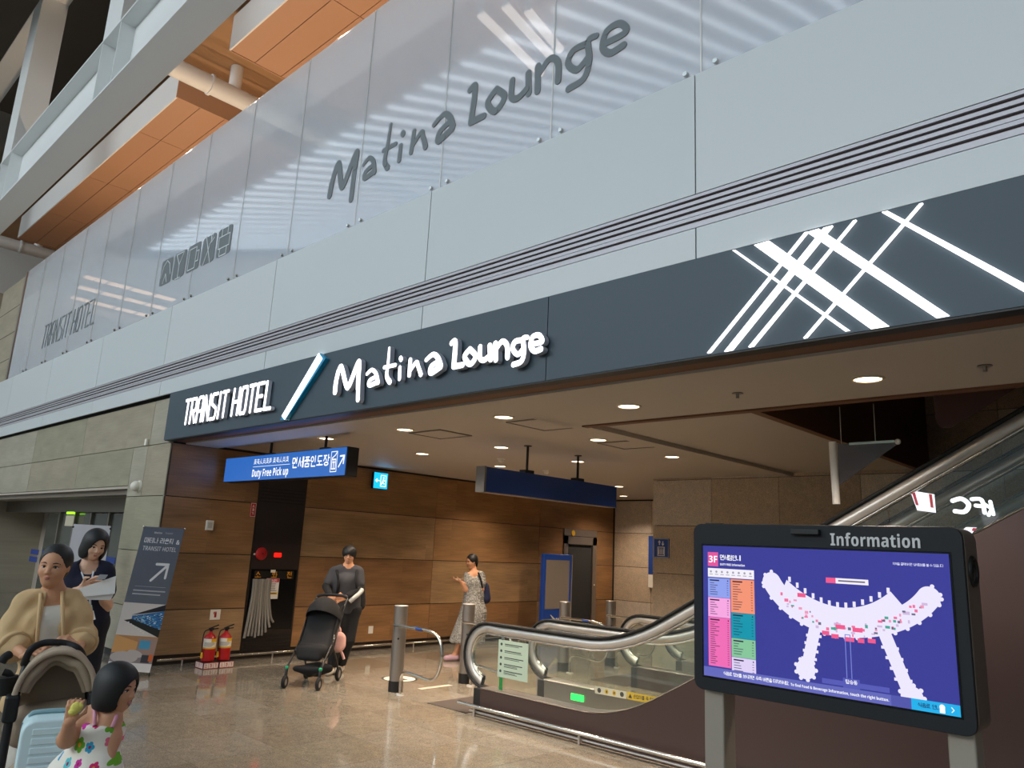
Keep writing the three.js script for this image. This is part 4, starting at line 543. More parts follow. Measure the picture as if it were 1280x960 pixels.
// ================================================================ THINGS ON AND BY THE BROWN WALL
{
  const t = thing('fire_cabinet', 'tall dark fire hose cabinet set into the brown wall', 'cabinet', [-10.75, 0, 0]); const z0 = -6.51, z1 = -5.69;
  part('body', box(-0.02, 0.012, 0.06, 3.0, z0, z1), M.darkPanel, t); part('upper_louvre', [0, 1, 2, 3, 4].map((i) => box(0.012, 0.016, 2.28 + i * 0.05, 2.3 + i * 0.05, z0 + 0.03, z1 - 0.03)), M.black, t);
  part('lamp_panel', box(0.012, 0.018, 1.3, 1.66, z0 + 0.01, z1 - 0.01), std(0x2c211e, 0.4), t);
  const door = part('door', box(0.012, 0.02, 0.4, 1.28, z0 + 0.03, z1 - 0.03), M.blackGloss, t); for (let i = 0; i < 5; i++) part('louvre_slat', box(0.012, 0.02, 0.1 + i * 0.05, 0.13 + i * 0.05, z0 + 0.03, z1 - 0.03), std(0x1c1512, 0.4), t);
  const bell = part('bell', ball(V(0.045, 1.51, -5.83), 0.035, 0.095, 0.095, 20), M.red, t); part('bell_hub', cyl(V(0.07, 1.51, -5.83), V(0.086, 1.51, -5.83), 0.016), std(0x7a0d0d, 0.4), bell);
  part('alarm_lamp', box(0.018, 0.05, 1.465, 1.53, -6.17, -6.05, 0.012), glow(0xff1408, 1.3), t); part('test_point', cyl(V(0.018, 1.5, -5.73), V(0.026, 1.5, -5.73), 0.015), M.cream, t); part('white_tag', box(0.02, 0.024, 1.235, 1.275, -6.11, -6.03), M.cream, t);
  const tex = canvas(512, 96, (c) => { c.fillStyle = '#050505'; c.fillRect(0, 0, 512, 96); c.strokeStyle = '#f0a020'; hangul(c, '소', 10, 10, 74, 9); hangul(c, '화', 215, 10, 74, 9); hangul(c, '전', 420, 10, 74, 9); });
  const f = part('lettering', plate(0.66, 0.12), std(0xffffff, 0.4, 0, { map: tex }), t); f.rotation.y = Math.PI / 2; f.position.set(0.0215, 1.2, -6.1);
  const hose = thing('hose_bundle', 'pale canvas fire hose hanging in folds in the cabinet window', 'hose', [-10.726, 0, 0]); for (let i = 0; i < 9; i++) { const za = -5.76 - i * 0.034, zb = -5.71 - i * 0.055, b = 0.3 + (i > 5 ? (i - 5) * 0.07 : 0.03 * Math.abs(Math.sin(i * 2.1))); part('fold', tube([V(0.02, 1.14, za), V(0.026, 0.9, za), V(0.03, 0.6, (za + zb) / 2), V(0.024, b, zb)], 0.019, 14), std([0x8c867c, 0x9a9388, 0x827c73][i % 3], 0.85), hose); }
  const n = thing('notice_sheet', 'white notice with red heading taped on the fire cabinet', 'notice', [-10.7, 1.0, -6.07]); const nt = canvas(200, 300, (c) => { c.fillStyle = '#e8e2da'; c.fillRect(0, 0, 200, 300); c.fillStyle = '#c8282c'; c.fillRect(0, 0, 200, 56); c.fillRect(0, 0, 26, 200); c.strokeStyle = '#fff'; hangul(c, '사용금지', 24, 12, 36, 4); c.fillStyle = '#5a4a48'; for (let i = 0; i < 7; i++) c.fillRect(40, 72 + i * 18, 100 + hash(i, 4) * 40, 6); c.fillStyle = '#e8b820'; c.fillRect(10, 206, 180, 34); c.fillStyle = '#2a2a2a'; c.fillRect(20, 216, 150, 12); });
  part('sheet', box(-0.002, 0.001, -0.15, 0.15, -0.105, 0.105), M.paper, n); const s = part('print', plate(0.205, 0.295), std(0xffffff, 0.6, 0, { map: nt }), n); s.rotation.y = Math.PI / 2; s.position.x = 0.0015;
}
{
  const a = thing('wall_box', 'small cream box on the brown wall above the fire extinguishers', 'box', [-10.75, 1.885, -4.985]); part('case', box(0, 0.03, -0.07, 0.07, -0.055, 0.055, 0.006), M.cream, a); part('grille', box(0.03, 0.033, -0.04, 0.04, -0.03, 0.03), std(0xc8c0b0, 0.6), a);
  const sgn = canvas(128, 300, (c) => { c.fillStyle = '#b3261e'; c.fillRect(0, 0, 128, 300); c.strokeStyle = '#f0e8e0'; c.lineWidth = 8; c.strokeRect(8, 8, 112, 284); hangul(c, '소', 36, 40, 56, 8); hangul(c, '화', 36, 120, 56, 8); hangul(c, '기', 36, 200, 56, 8); });
  const b = thing('wall_sign', 'narrow red fire sign beside the dark cabinet top', 'sign', [-10.75, 2.15, -5.63]); part('plate', box(0, 0.012, -0.105, 0.105, -0.045, 0.045), M.red, b); const f = part('print', plate(0.088, 0.205), std(0xffffff, 0.5, 0, { map: sgn }), b); f.rotation.y = Math.PI / 2; f.position.x = 0.013;
  const ex = canvas(128, 128, (c) => { c.fillStyle = '#e8e0d6'; c.fillRect(0, 0, 128, 128); c.fillStyle = '#a01c18'; c.fillRect(50, 36, 30, 66); c.fillRect(44, 24, 34, 10); c.fillRect(36, 28, 10, 30); });
  const d = thing('wall_sign', 'white square sign with a red extinguisher above the extinguishers', 'sign', [-10.75, 0.64, -5.245]); part('plate', box(0, 0.01, -0.07, 0.07, -0.075, 0.075), M.cream, d); const e = part('print', plate(0.14, 0.13), std(0xffffff, 0.5, 0, { map: ex }), d); e.rotation.y = Math.PI / 2; e.position.x = 0.0105;
  const sock = thing('wall_socket', 'small cream socket plate low on the brown wall behind the bollard', 'socket', [-10.75, 0.32, -8.0]); part('plate', box(0, 0.012, -0.06, 0.06, -0.045, 0.045), M.cream, sock);
  const dome = thing('camera_dome', 'white dome on the beige pier above the banners', 'camera', [-11.67, 2.4, -4.28]); part('mount', cyl(V(0, 0, 0), V(0, 0, 0.02), 0.09, 0.085, 20), M.cream, dome); part('dome', ball(V(0, 0, 0.05), 0.075), M.cream, dome);
  const sn = thing('wall_sensor', 'tiny white sensor on the beige panel joint', 'sensor', [-11.6, 3.05, -4.28]); part('case', box(-0.035, 0.035, -0.05, 0.05, 0, 0.04, 0.01), M.cream, sn);
}
{ // two extinguishers on red lettered stands
  const band = canvas(256, 64, (c) => { c.fillStyle = '#d8cfc6'; c.fillRect(0, 0, 256, 64); c.strokeStyle = '#b3201c'; c.lineWidth = 5; c.strokeRect(2, 2, 252, 60); for (const x of [86, 170]) c.strokeRect(x, 2, 1, 60); hangul(c, '소', 22, 12, 40, 6); hangul(c, '화', 107, 12, 40, 6); hangul(c, '기', 192, 12, 40, 6); });
  const lab = canvas(128, 128, (c) => { c.fillStyle = '#e8dfcf'; c.fillRect(0, 0, 128, 128); c.fillStyle = '#e0b020'; c.fillRect(70, 0, 58, 50); c.fillStyle = '#3a3a3a'; for (let i = 0; i < 6; i++) c.fillRect(12, 56 + i * 11, 60 + hash(i, 2) * 40, 4); });
  [[-10.28, -4.99, 'red fire extinguisher standing nearer the tilted banner'], [-10.28, -5.21, 'red fire extinguisher standing nearer the dark cabinet']].forEach(([x, z, l], i) => {
    const st = thing('extinguisher_stand', i ? 'red and white lettered extinguisher stand nearer the dark cabinet' : 'red and white lettered extinguisher stand nearer the tilted banner', 'stand', [x, 0, z], 0, 'extinguisher stands'); part('tray', box(-0.12, 0.12, 0, 0.085, -0.105, 0.105, 0.006), M.black, st); const f = part('front_label', plate(0.2, 0.075), std(0xffffff, 0.5, 0, { map: band }), st); f.rotation.y = Math.PI / 2; f.position.set(0.1215, 0.043, 0); const f2 = part('side_label', plate(0.22, 0.075), std(0xffffff, 0.5, 0, { map: band }), st); f2.position.set(0, 0.043, 0.1065);
    const t = thing('fire_extinguisher', l, 'extinguisher', [x, 0.085, z], 0, 'fire extinguishers');
    const prof = [[0, 0], [0.078, 0], [0.085, 0.015], [0.085, 0.27], [0.078, 0.31], [0.05, 0.345], [0.026, 0.36], [0.024, 0.385], [0, 0.385]].map(([a, b]) => new THREE.Vector2(a, b)); part('cylinder', new THREE.LatheGeometry(prof, 28), M.red, t);
    const lg = new THREE.CylinderGeometry(0.0862, 0.0862, 0.11, 20, 1, true, Math.PI * 0.0, Math.PI * 0.8); lg.translate(0, 0.24, 0); part('label', lg, std(0xffffff, 0.5, 0, { map: lab }), t); part('yellow_band', new THREE.CylinderGeometry(0.0865, 0.0865, 0.02, 24, 1, true).translate(0, 0.175, 0), M.yellow, t);
    part('valve', [cyl(V(0, 0.385, 0), V(0, 0.42, 0), 0.02), box(-0.015, 0.015, 0.4, 0.43, -0.03, 0.03)], M.black, t); part('lever', [cyl(V(0, 0.425, 0.02), V(0, 0.465, -0.1), 0.008), cyl(V(0, 0.41, 0.02), V(0, 0.42, -0.1), 0.008)], M.black, t); part('hose', tube([V(0.0, 0.41, 0.03), V(0.02, 0.38, 0.1), V(0.03, 0.25, 0.115), V(0.02, 0.12, 0.1)], 0.008, 20), M.black, t); part('nozzle', cyl(V(0.02, 0.12, 0.1), V(0.02, 0.05, 0.098), 0.012, 0.018), M.yellow, t);
  });
}
{ // lift in the brown wall
  const d = setting('door_2', 'steel framed lift door in the brown wall', 'door'); const z0 = -14.18, z1 = -13.0;
  part('frame', [box(-10.78, -10.72, 0, 2.1, z0, z0 + 0.14), box(-10.78, -10.72, 0, 2.1, z1 - 0.14, z1), box(-10.78, -10.72, 1.93, 2.255, z0, z1)], M.steelDull, d); part('door_leaf', box(-10.86, -10.84, 0, 1.93, z0 + 0.14, (z0 + z1) / 2 - 0.003), M.clad, d); part('door_leaf', box(-10.86, -10.84, 0, 1.93, (z0 + z1) / 2 + 0.003, z1 - 0.14), M.clad, d);
  part('lintel_line', box(-10.722, -10.715, 2.1, 2.11, z0, z1), M.joint, d); part('floor_badge', cyl(V(-10.72, 2.17, -13.3), V(-10.71, 2.17, -13.3), 0.06, 0.06, 20), M.yellow, d); part('call_button', cyl(V(-10.72, 1.05, -14.1), V(-10.705, 1.05, -14.1), 0.015), M.cream, d);
  const t = thing('display_board', 'tall blue framed board with a white wing emblem before the lift', 'board', [-10.2, 0, -12.15]);
  part('case', box(-0.06, 0.04, 0.08, 1.7, -0.44, 0.44, 0.02), std(0x1d4aa8, 0.4), t); part('face', box(0.04, 0.046, 0.62, 1.58, -0.36, 0.38), std(0x8a8076, 0.35), t); part('base', box(-0.2, 0.2, 0, 0.08, -0.42, 0.42), M.steelDull, t); part('side_strip', box(-0.06, 0.045, 0.08, 1.7, -0.46, -0.44), M.steel, t);
  const wing = []; for (const s of [-1, 1]) for (let i = 0; i < 4; i++) wing.push(...stroke([[s * (0.19 - i * 0.035), 0.08 - i * 0.03], [s * 0.03, -0.02 - i * 0.018]], 0.014, 0.02, 0.004, false)); wing.push(...stroke([[0, 0.0], [0, -0.09]], 0.05, 0.02, 0.004, false)); const e = part('wing_emblem', wing, M.cream, t); e.rotation.y = Math.PI / 2; e.position.set(0.0405, 0.42, 0);
}
// ================================================================ PEOPLE
const SKIN = std(0xcb9470, 0.55), SKIN_PALE = std(0xd8ab8e, 0.55), HAIR = std(0x0e0c0b, 0.55), LIP = std(0xb8766a, 0.5), BROW = std(0x1c1512, 0.7), EYEW = std(0xe8e2da, 0.3), IRIS = std(0x140e0a, 0.2);
const unitHead = (x, y, z) => {
  const ax = Math.abs(x); let d = ellD(x, y, z, V(0, 0.13, -0.06), V(0.325, 0.37, 0.4));
  d = smin(d, ellD(x, y, z, V(0, -0.1, 0.06), V(0.275, 0.36, 0.3)), 0.1); d = smin(d, ellD(x, y, z, V(0, -0.36, 0.17), V(0.14, 0.13, 0.13)), 0.12);
  d = smin(d, ellD(ax, y, z, V(0.14, -0.13, 0.22), V(0.11, 0.1, 0.1)), 0.08); d = smin(d, capD(ax, y, z, [V(0, 0.075, 0.3), V(0.15, 0.07, 0.27), 0.04, 0.035]), 0.05);
  d = Math.max(d, -(Math.hypot(ax - 0.13, (y - 0.005) * 1.3, (z - 0.4) * 0.9) - 0.085));
  d = smin(d, capD(x, y, z, [V(0, 0.03, 0.33), V(0, -0.115, 0.405), 0.026, 0.042]), 0.035); d = smin(d, Math.hypot(ax - 0.04, y + 0.13, z - 0.37) - 0.034, 0.03);
  d = smin(d, capD(ax, y, z, [V(0, -0.232, 0.355), V(0.075, -0.242, 0.31), 0.026, 0.014]), 0.03); d = smin(d, capD(ax, y, z, [V(0, -0.268, 0.35), V(0.06, -0.258, 0.31), 0.028, 0.014]), 0.03);
  d = smin(d, ellD(ax, y, z, V(0.315, -0.03, -0.03), V(0.035, 0.1, 0.06)), 0.03);
  return smin(d, capD(x, y, z, [V(0, -0.3, -0.08), V(0, -0.72, -0.14), 0.2, 0.2]), 0.1);
};
const HAIRS = {
  bob: (x, y, z) => { let d = smin(ellD(x, y, z, V(0, 0.13, -0.06), V(0.4, 0.43, 0.47)), Math.max(ellD(x, y, z, V(0, -0.16, -0.06), V(0.43, 0.5, 0.42)), -0.46 - y), 0.12); d = Math.max(d, -ellD(x, y, z, V(0, -0.2, 0.42), V(0.27, 0.44, 0.4))); return Math.max(d, -(y + 0.02) * -1 > 0 ? d : d, -ellD(x, y, z, V(0, -0.55, 0.1), V(0.26, 0.4, 0.5))); },
  side: (x, y, z) => { let d = smin(ellD(x, y, z, V(0, 0.13, -0.07), V(0.4, 0.42, 0.46)), Math.max(ellD(x, y, z, V(0, -0.2, -0.05), V(0.43, 0.48, 0.38)), -0.5 - y), 0.12); d = Math.max(d, -ellD(x, y, z, V(0.03, -0.22, 0.4), V(0.26, 0.52, 0.38))); return Math.max(d, -ellD(x, y, z, V(0, -0.6, 0.1), V(0.26, 0.4, 0.5))); },
  tied: (x, y, z) => { let d = ellD(x, y, z, V(0, 0.14, -0.09), V(0.36, 0.405, 0.43)); d = smin(d, ellD(x, y, z, V(0, -0.12, -0.28), V(0.26, 0.28, 0.2)), 0.1); d = Math.max(d, -ellD(x, y, z, V(0, -0.15, 0.36), V(0.33, 0.5, 0.4))); d = smin(d, Math.hypot(x, y + 0.1, z + 0.52) - 0.13, 0.06); return d; },
  short: (x, y, z) => { let d = ellD(x, y, z, V(0, 0.17, -0.04), V(0.42, 0.42, 0.48)); d = smin(d, Math.max(ellD(x, y, z, V(0, -0.05, -0.2), V(0.36, 0.3, 0.26)), -0.25 - y), 0.1); d = Math.max(d, -ellD(x, y, z, V(0, -0.26, 0.42), V(0.31, 0.36, 0.4))); return d + 0.012 * Math.sin(x * 40) * Math.sin(z * 37); },
  pony: (x, y, z) => { let d = ellD(x, y, z, V(0, 0.14, -0.08), V(0.37, 0.41, 0.44)); d = smin(d, capD(x, y, z, [V(0, -0.05, -0.42), V(0, -0.4, -0.4), 0.13, 0.06]), 0.08); return Math.max(d, -ellD(x, y, z, V(0, -0.16, 0.38), V(0.32, 0.46, 0.4))); },
};
function headAt(C, h, yaw, pitch, roll, cell) { const m = new THREE.Matrix4().compose(C, new THREE.Quaternion().setFromEuler(new THREE.Euler(pitch, yaw, roll, 'YXZ')), V(h, h, h)); const g = nets(unitHead, V(-0.42, -0.7, -0.52), V(0.42, 0.56, 0.52), cell / h); g.applyMatrix4(m); return { g, m }; }
const put = (g, m) => { g.applyMatrix4(m); return g; };
function face(P, H, style, cell, hairMat = HAIR) {
  part('hair', put(nets(HAIRS[style], V(-0.6, -0.66, -0.75), V(0.6, 0.66, 0.6), cell / H.h), H.m), hairMat, P);
  for (const s of [-1, 1]) { const e = part('eye', put(ball(V(s * 0.128, 0.0, 0.293), 0.062, 0.026, 0.03, 12), H.m), EYEW, P); part('iris', put(ball(V(s * 0.128, 0.0, 0.316), 0.028, 0.025, 0.012, 10), H.m), IRIS, e); part('eyelid', put(tube([V(s * 0.065, 0.0, 0.315), V(s * 0.12, 0.03, 0.33), V(s * 0.19, 0.008, 0.29)], 0.011, 10), H.m), BROW, e); part('eyebrow', put(tube([V(s * 0.06, 0.085, 0.345), V(s * 0.13, 0.105, 0.325), V(s * 0.205, 0.08, 0.265)], 0.014, 10), H.m), BROW, P); }
  part('lips', put(mergeGeometries([ball(V(0, -0.236, 0.36), 0.07, 0.017, 0.028, 12), ball(V(0, -0.266, 0.358), 0.06, 0.02, 0.028, 12)].map(clean)), H.m), LIP, P);
}
function handCaps(W, d, s, n, L = 0.17, curl = 0.6) { // wrist, along the hand, towards the thumb, palm side
  d = d.clone().normalize(); s = s.clone().addScaledVector(d, -s.dot(d)).normalize(); n = n.clone().addScaledVector(d, -n.dot(d)).addScaledVector(s, -n.dot(s)).normalize();
  const at = (a, b, c) => W.clone().addScaledVector(d, a * L).addScaledVector(s, b * L).addScaledVector(n, c * L), r = L * 0.05, caps = [];
  for (const b of [-0.17, 0, 0.17]) caps.push([at(0, b * 0.7, 0), at(0.5, b, 0), r * 1.7, r * 1.5]);
  [[-0.2, 0.36], [-0.07, 0.44], [0.07, 0.47], [0.2, 0.42]].forEach(([b, len]) => { const k1 = curl, k2 = curl * 2.1, a1 = len * 0.5, a2 = len * 0.5; const p0 = at(0.5, b, 0), p1 = at(0.5 + a1 * Math.cos(k1), b * 1.1, a1 * Math.sin(k1)), p2 = at(0.5 + a1 * Math.cos(k1) + a2 * Math.cos(k2), b * 1.1, a1 * Math.sin(k1) + a2 * Math.sin(k2)); caps.push([p0, p1, r * 1.05, r * 0.95], [p1, p2, r * 0.95, r * 0.75]); });
  const t0 = at(0.12, 0.2, 0.02), t1 = at(0.34, 0.4, 0.12), t2 = at(0.52, 0.38, 0.26); caps.push([t0, t1, r * 1.2, r * 1.1], [t1, t2, r * 1.05, r * 0.8]); return caps;
}
function bodyCaps(j, k = 1) {
  const c = {}, mid = (a, b, t = 0.5) => a.clone().lerp(b, t); const hm = mid(j.hipL, j.hipR), sm = mid(j.shL, j.shR);
  c.torso = [[mid(j.shL, j.shR, 0.24).add(V(0, -0.1 * k, 0)), mid(j.hipL, j.hipR, 0.1), 0.1 * k, 0.1 * k], [mid(j.shL, j.shR, 0.76).add(V(0, -0.1 * k, 0)), mid(j.hipL, j.hipR, 0.9), 0.1 * k, 0.1 * k], [sm.clone().add(V(0, -0.12 * k, 0.015 * k)), hm, 0.115 * k, 0.115 * k], [mid(j.shL, j.shR, 0.08), mid(j.shL, j.shR, 0.92), 0.055 * k, 0.055 * k], [mid(j.shL, j.neck, 0.35), j.neck, 0.05 * k, 0.055 * k], [mid(j.shR, j.neck, 0.35), j.neck, 0.05 * k, 0.055 * k]];
  c.neck = [[j.neck, j.skull, 0.058 * k, 0.052 * k]];
  c.armL = [[j.shL, j.elL, 0.05 * k, 0.04 * k]]; c.armR = [[j.shR, j.elR, 0.05 * k, 0.04 * k]]; c.foreL = [[j.elL, j.wrL, 0.04 * k, 0.027 * k]]; c.foreR = [[j.elR, j.wrR, 0.04 * k, 0.027 * k]];
  c.legs = []; for (const s of ['L', 'R']) c.legs.push([j['hip' + s], j['kn' + s], 0.085 * k, 0.058 * k], [j['kn' + s], j['an' + s], 0.055 * k, 0.036 * k]);
  c.feet = []; for (const s of ['L', 'R']) c.feet.push([j['an' + s], j['an' + s].clone().add(j.toe), 0.036 * k, 0.03 * k]);
  c.all = [...c.torso, ...c.neck, ...c.armL, ...c.armR, ...c.foreL, ...c.foreR, ...c.legs, ...c.feet]; return c;
}
const uvXY = (g, s = 1) => { const p = g.attributes.position, u = new Float32Array(p.count * 2); for (let i = 0; i < p.count; i++) { u[i * 2] = (p.getX(i) + p.getZ(i) * 0.6) * s; u[i * 2 + 1] = p.getY(i) * s; } g.setAttribute('uv', new THREE.BufferAttribute(u, 2)); return g; };
const folds = (g, a, f = 1) => { const p = g.attributes.position, n = g.attributes.normal; for (let i = 0; i < p.count; i++) { const x = p.getX(i) * f, y = p.getY(i) * f, z = p.getZ(i) * f; const d = a * (Math.sin(x * 34 + Math.sin(y * 17) * 1.6 + z * 20) * 0.6 + Math.sin(y * 46 + x * 24 + Math.sin(z * 21) * 1.3) * 0.5 + Math.sin(x * 71 - y * 33 + z * 40) * 0.3); p.setXYZ(i, p.getX(i) + n.getX(i) * d, p.getY(i) + n.getY(i) * d, p.getZ(i) + n.getZ(i) * d); } g.computeVertexNormals(); return g; };
const fuse = (gs) => mergeGeometries(gs.map(clean));
const cloth = (c, r = 0.9, x = {}) => std(c, r, 0, { bumpMap: fabricBump, bumpScale: 0.0006, ...x });
function legsDown(j, k, spread = 0.02) { for (const s of ['L', 'R']) { const h = j['hip' + s], e = s === 'L' ? -spread : spread; j['kn' + s] = V(h.x + e, h.y * 0.53, h.z + 0.02); j['an' + s] = V(h.x + e, 0.075 * k, h.z - 0.02); } }

{ // ---- woman in a beige jacket pushing the tan pushchair
  const F = frameAt(4.5, 66), J = F.J, P = thing('person', 'woman in an open beige jacket and cream top pushing the tan pushchair', 'person', [F.base.x, 0, F.base.z], F.turn);
  const j = { neck: J(67, 744, -0.03), skull: J(67, 728, 0), shL: J(33, 755, -0.03), shR: J(91, 753, -0.03), elL: J(9, 803, 0.02), wrL: J(30, 818, 0.24), elR: J(106, 796, 0.02), wrR: J(97, 812, 0.24), hipL: J(54, 842, -0.08), hipR: J(80, 842, -0.08), toe: V(0, -0.03, 0.15) }; legsDown(j, 1);
  const c = bodyCaps(j, 0.98), H = { ...headAt(J(68, 707.5, 0.02), 0.236, -0.3, 0.06, -0.05, 0.0055), h: 0.236 };
  const hands = [handCaps(j.wrL, J(41, 813, 0.28).sub(j.wrL), V(0.6, 0.5, 0.1), V(0, -0.8, 0.5), 0.165, 0.75), handCaps(j.wrR, J(83, 806, 0.28).sub(j.wrR), V(-0.5, 0.6, 0.1), V(0, -0.8, 0.5), 0.165, 0.75)];
  part('body', fuse([blob(c.all, 0.035, 0.014), H.g, ...hands.map((h) => blob(h, 0.012, 0.0045))]), SKIN, P); face(P, H, 'tied', 0.0065);
  const tee = cloth(0xe6e2d6), jk = cloth(0xcfae80), lin = cloth(0xd8d0c2);
  const nl = J(64, 757).y, hem = J(60, 850).y; part('cream_top', uvXY(blob(c.torso, 0.04, 0.012, 0.002, (x, y, z) => Math.max(y - nl - 0.25 * Math.abs(x) * 0.5, hem - 0.1 - y)), 8), tee, P);
  const x0 = J(48, 780).x, x1 = J(76, 780).x, sl = (s) => { const e = j['el' + s], w = j['wr' + s]; return [[j['sh' + s], e, 0.054, 0.05], [e, e.clone().lerp(w, 0.42), 0.05, 0.048]]; };
  const jh = J(60, 890).y, tz = (j.shL.z + j.shR.z) / 2 + 0.02;
  part('jacket', uvXY(folds(blob([...c.torso, [j.hipL.clone(), j.hipL.clone().add(V(-0.05, -0.16, 0)), 0.1, 0.11], [j.hipR.clone(), j.hipR.clone().add(V(0.04, -0.16, 0)), 0.1, 0.11], ...sl('L'), ...sl('R')], 0.022, 0.011, 0.02, (x, y, z) => { const t = Math.min(1, Math.max(0, (nl + 0.06 - y) / 0.3)); const a = x0 + 0.02 - 0.035 * t, b = x1 - 0.012 + 0.014 * t; const open = z > tz - 0.02 ? Math.min(x - a, b - x) : -0.05; const crease = 0; return Math.max(open, jh - y, y - (j.neck.y + 0.035)) + crease; }), 0.009), 8), jk, P);
  for (const s of ['L', 'R']) { const e = j['el' + s].clone().lerp(j['wr' + s], 0.36), w = j['el' + s].clone().lerp(j['wr' + s], 0.47); part('rolled_cuff', uvXY(blob([[e, w, 0.052, 0.05]], 0.02, 0.008, 0.034, (x, y, z) => { const d = w.clone().sub(e).normalize(), q = V(x, y, z).sub(e).dot(d); return Math.max(-q, q - e.distanceTo(w)); }), 8), jk, P); }
  for (const [px, a, b] of [[51, 742, 800], [77.5, 740, 800]]) { const o = (y, d) => J(px + (px < 60 ? (y - 742) * -0.08 : (y - 740) * 0.03), y, d); part('jacket_lapel', tube([o(a, 0.03), o(760, 0.1), o(780, 0.13), o(b, 0.125), o(835, 0.1)], 0.01, 30), jk, P); }
  part('trousers', uvXY(blob([...c.legs.map(([a, b, ra, rb]) => [a, b, ra + 0.02, rb + 0.035]), [j.hipL, j.hipR, 0.11, 0.11]], 0.04, 0.014, 0.012, (x, y) => 0.1 - y), 8), lin, P); part('shoes', blob(c.feet.map(([a, b, r, q]) => [a.clone().add(V(0, -0.02, -0.03)), b, r, q]), 0.02, 0.01, 0.012, (x, y) => -y), cloth(0xe8e6e0), P);
}
{ // ---- staff member in navy reading papers
  const F = frameAt(6.0, 112), J = F.J, P = thing('person', 'staff woman in a navy polo with black bob hair reading papers', 'person', [F.base.x, 0, F.base.z], F.turn);
  const j = { neck: J(111, 708, -0.03), skull: J(115, 695, 0), shL: J(90, 717, -0.02), shR: J(131, 715, -0.02), elL: J(84, 745, 0.03), wrL: J(103, 735, 0.2), elR: J(133, 757, 0.0), wrR: J(127, 742, 0.2), hipL: J(99, 778, -0.05), hipR: J(117, 778, -0.05), toe: V(0.02, -0.03, 0.15) }; legsDown(j, 1, 0);
  const c = bodyCaps(j, 0.98), H = { ...headAt(J(119, 681, 0.03), 0.228, 0.3, 0.32, -0.1, 0.006), h: 0.228 };
  const hands = [handCaps(j.wrL, J(116, 729, 0.22).sub(j.wrL), V(0, 1, 0.3), V(0.1, -0.2, 1), 0.165, 0.3), handCaps(j.wrR, J(124, 733, 0.22).sub(j.wrR), V(-0.7, 0.5, 0), V(-0.3, 0, 1), 0.165, 0.5)];
  part('body', fuse([blob(c.all, 0.035, 0.015), H.g, ...hands.map((h) => blob(h, 0.012, 0.005))]), SKIN_PALE, P); face(P, H, 'side', 0.007);
  const navy = cloth(0x12162c), nl = j.neck.y - 0.02; part('polo_shirt', uvXY(blob([...c.torso, ...c.armL.map(([a, b]) => [a, a.clone().lerp(b, 0.72), 0.056, 0.058]), ...c.armR.map(([a, b]) => [a, a.clone().lerp(b, 0.55), 0.056, 0.058])], 0.035, 0.012, 0.018, (x, y, z) => Math.max(0.066 - Math.hypot(x - j.skull.x + 0.01, (y - j.neck.y - 0.03) * 0.55, z - j.neck.z - 0.05), j.hipL.y - 0.06 - y)), 8), navy, P);
  part('trousers', uvXY(blob([...c.legs.map(([a, b, ra, rb]) => [a, b, ra + 0.012, rb + 0.024]), [j.hipL, j.hipR, 0.1, 0.1]], 0.04, 0.015, 0.01, (x, y) => 0.07 - y), 8), cloth(0x14141f), P); part('shoes', blob(c.feet.map(([a, b, r, q]) => [a.clone().add(V(0, -0.02, -0.03)), b, r, q]), 0.02, 0.011, 0.012, (x, y) => -y), M.black, P);
  part('lanyard', [tube([J(102, 715, 0.11), J(105, 724, 0.16), J(111, 745, 0.17), J(113, 756, 0.17)], 0.006, 16), tube([J(117, 714, 0.11), J(115, 724, 0.16), J(113, 745, 0.17), J(113, 756, 0.17)], 0.006, 16)], std(0xb9bcc4, 0.6), P);
  const tag = (name, label, pts, dz, t, mat) => { const q = pts.map(([x, y]) => J(x, y, dz)); const o = thing(name, label, name.split('_').pop(), [F.base.x, 0, F.base.z], F.turn); const g = extrude(q.map((p) => [p.x, p.y]), t); g.translate(0, 0, q[0].z); part('sheet', g, mat, o); return o; };
  tag('paper_sheaf', 'folded white papers held by the staff woman in navy', [[95, 737], [145, 720], [143.5, 742], [103, 746]], 0.3, 0.008, M.paper); tag('paper_sheaf', 'lower white sheet under the folded papers of the staff woman', [[98, 744], [143, 741], [138, 750], [101, 749.5]], 0.285, 0.006, std(0xd9d8d4, 0.7));
  tag('mobile_phone', 'grey phone held above the papers of the staff woman', [[119, 725], [125, 718], [135, 718.5], [131, 724]], 0.32, 0.01, std(0xa6a8ac, 0.3)); tag('id_badge', 'white identity badge hanging below the papers', [[109.5, 767], [117, 763], [119.5, 774], [111.5, 777]], 0.18, 0.004, M.paper); tag('id_badge', 'pale green identity card hanging just below the papers', [[110, 757], [115, 756], [116, 763], [111, 764]], 0.19, 0.004, std(0xb9c4ac, 0.6));
}
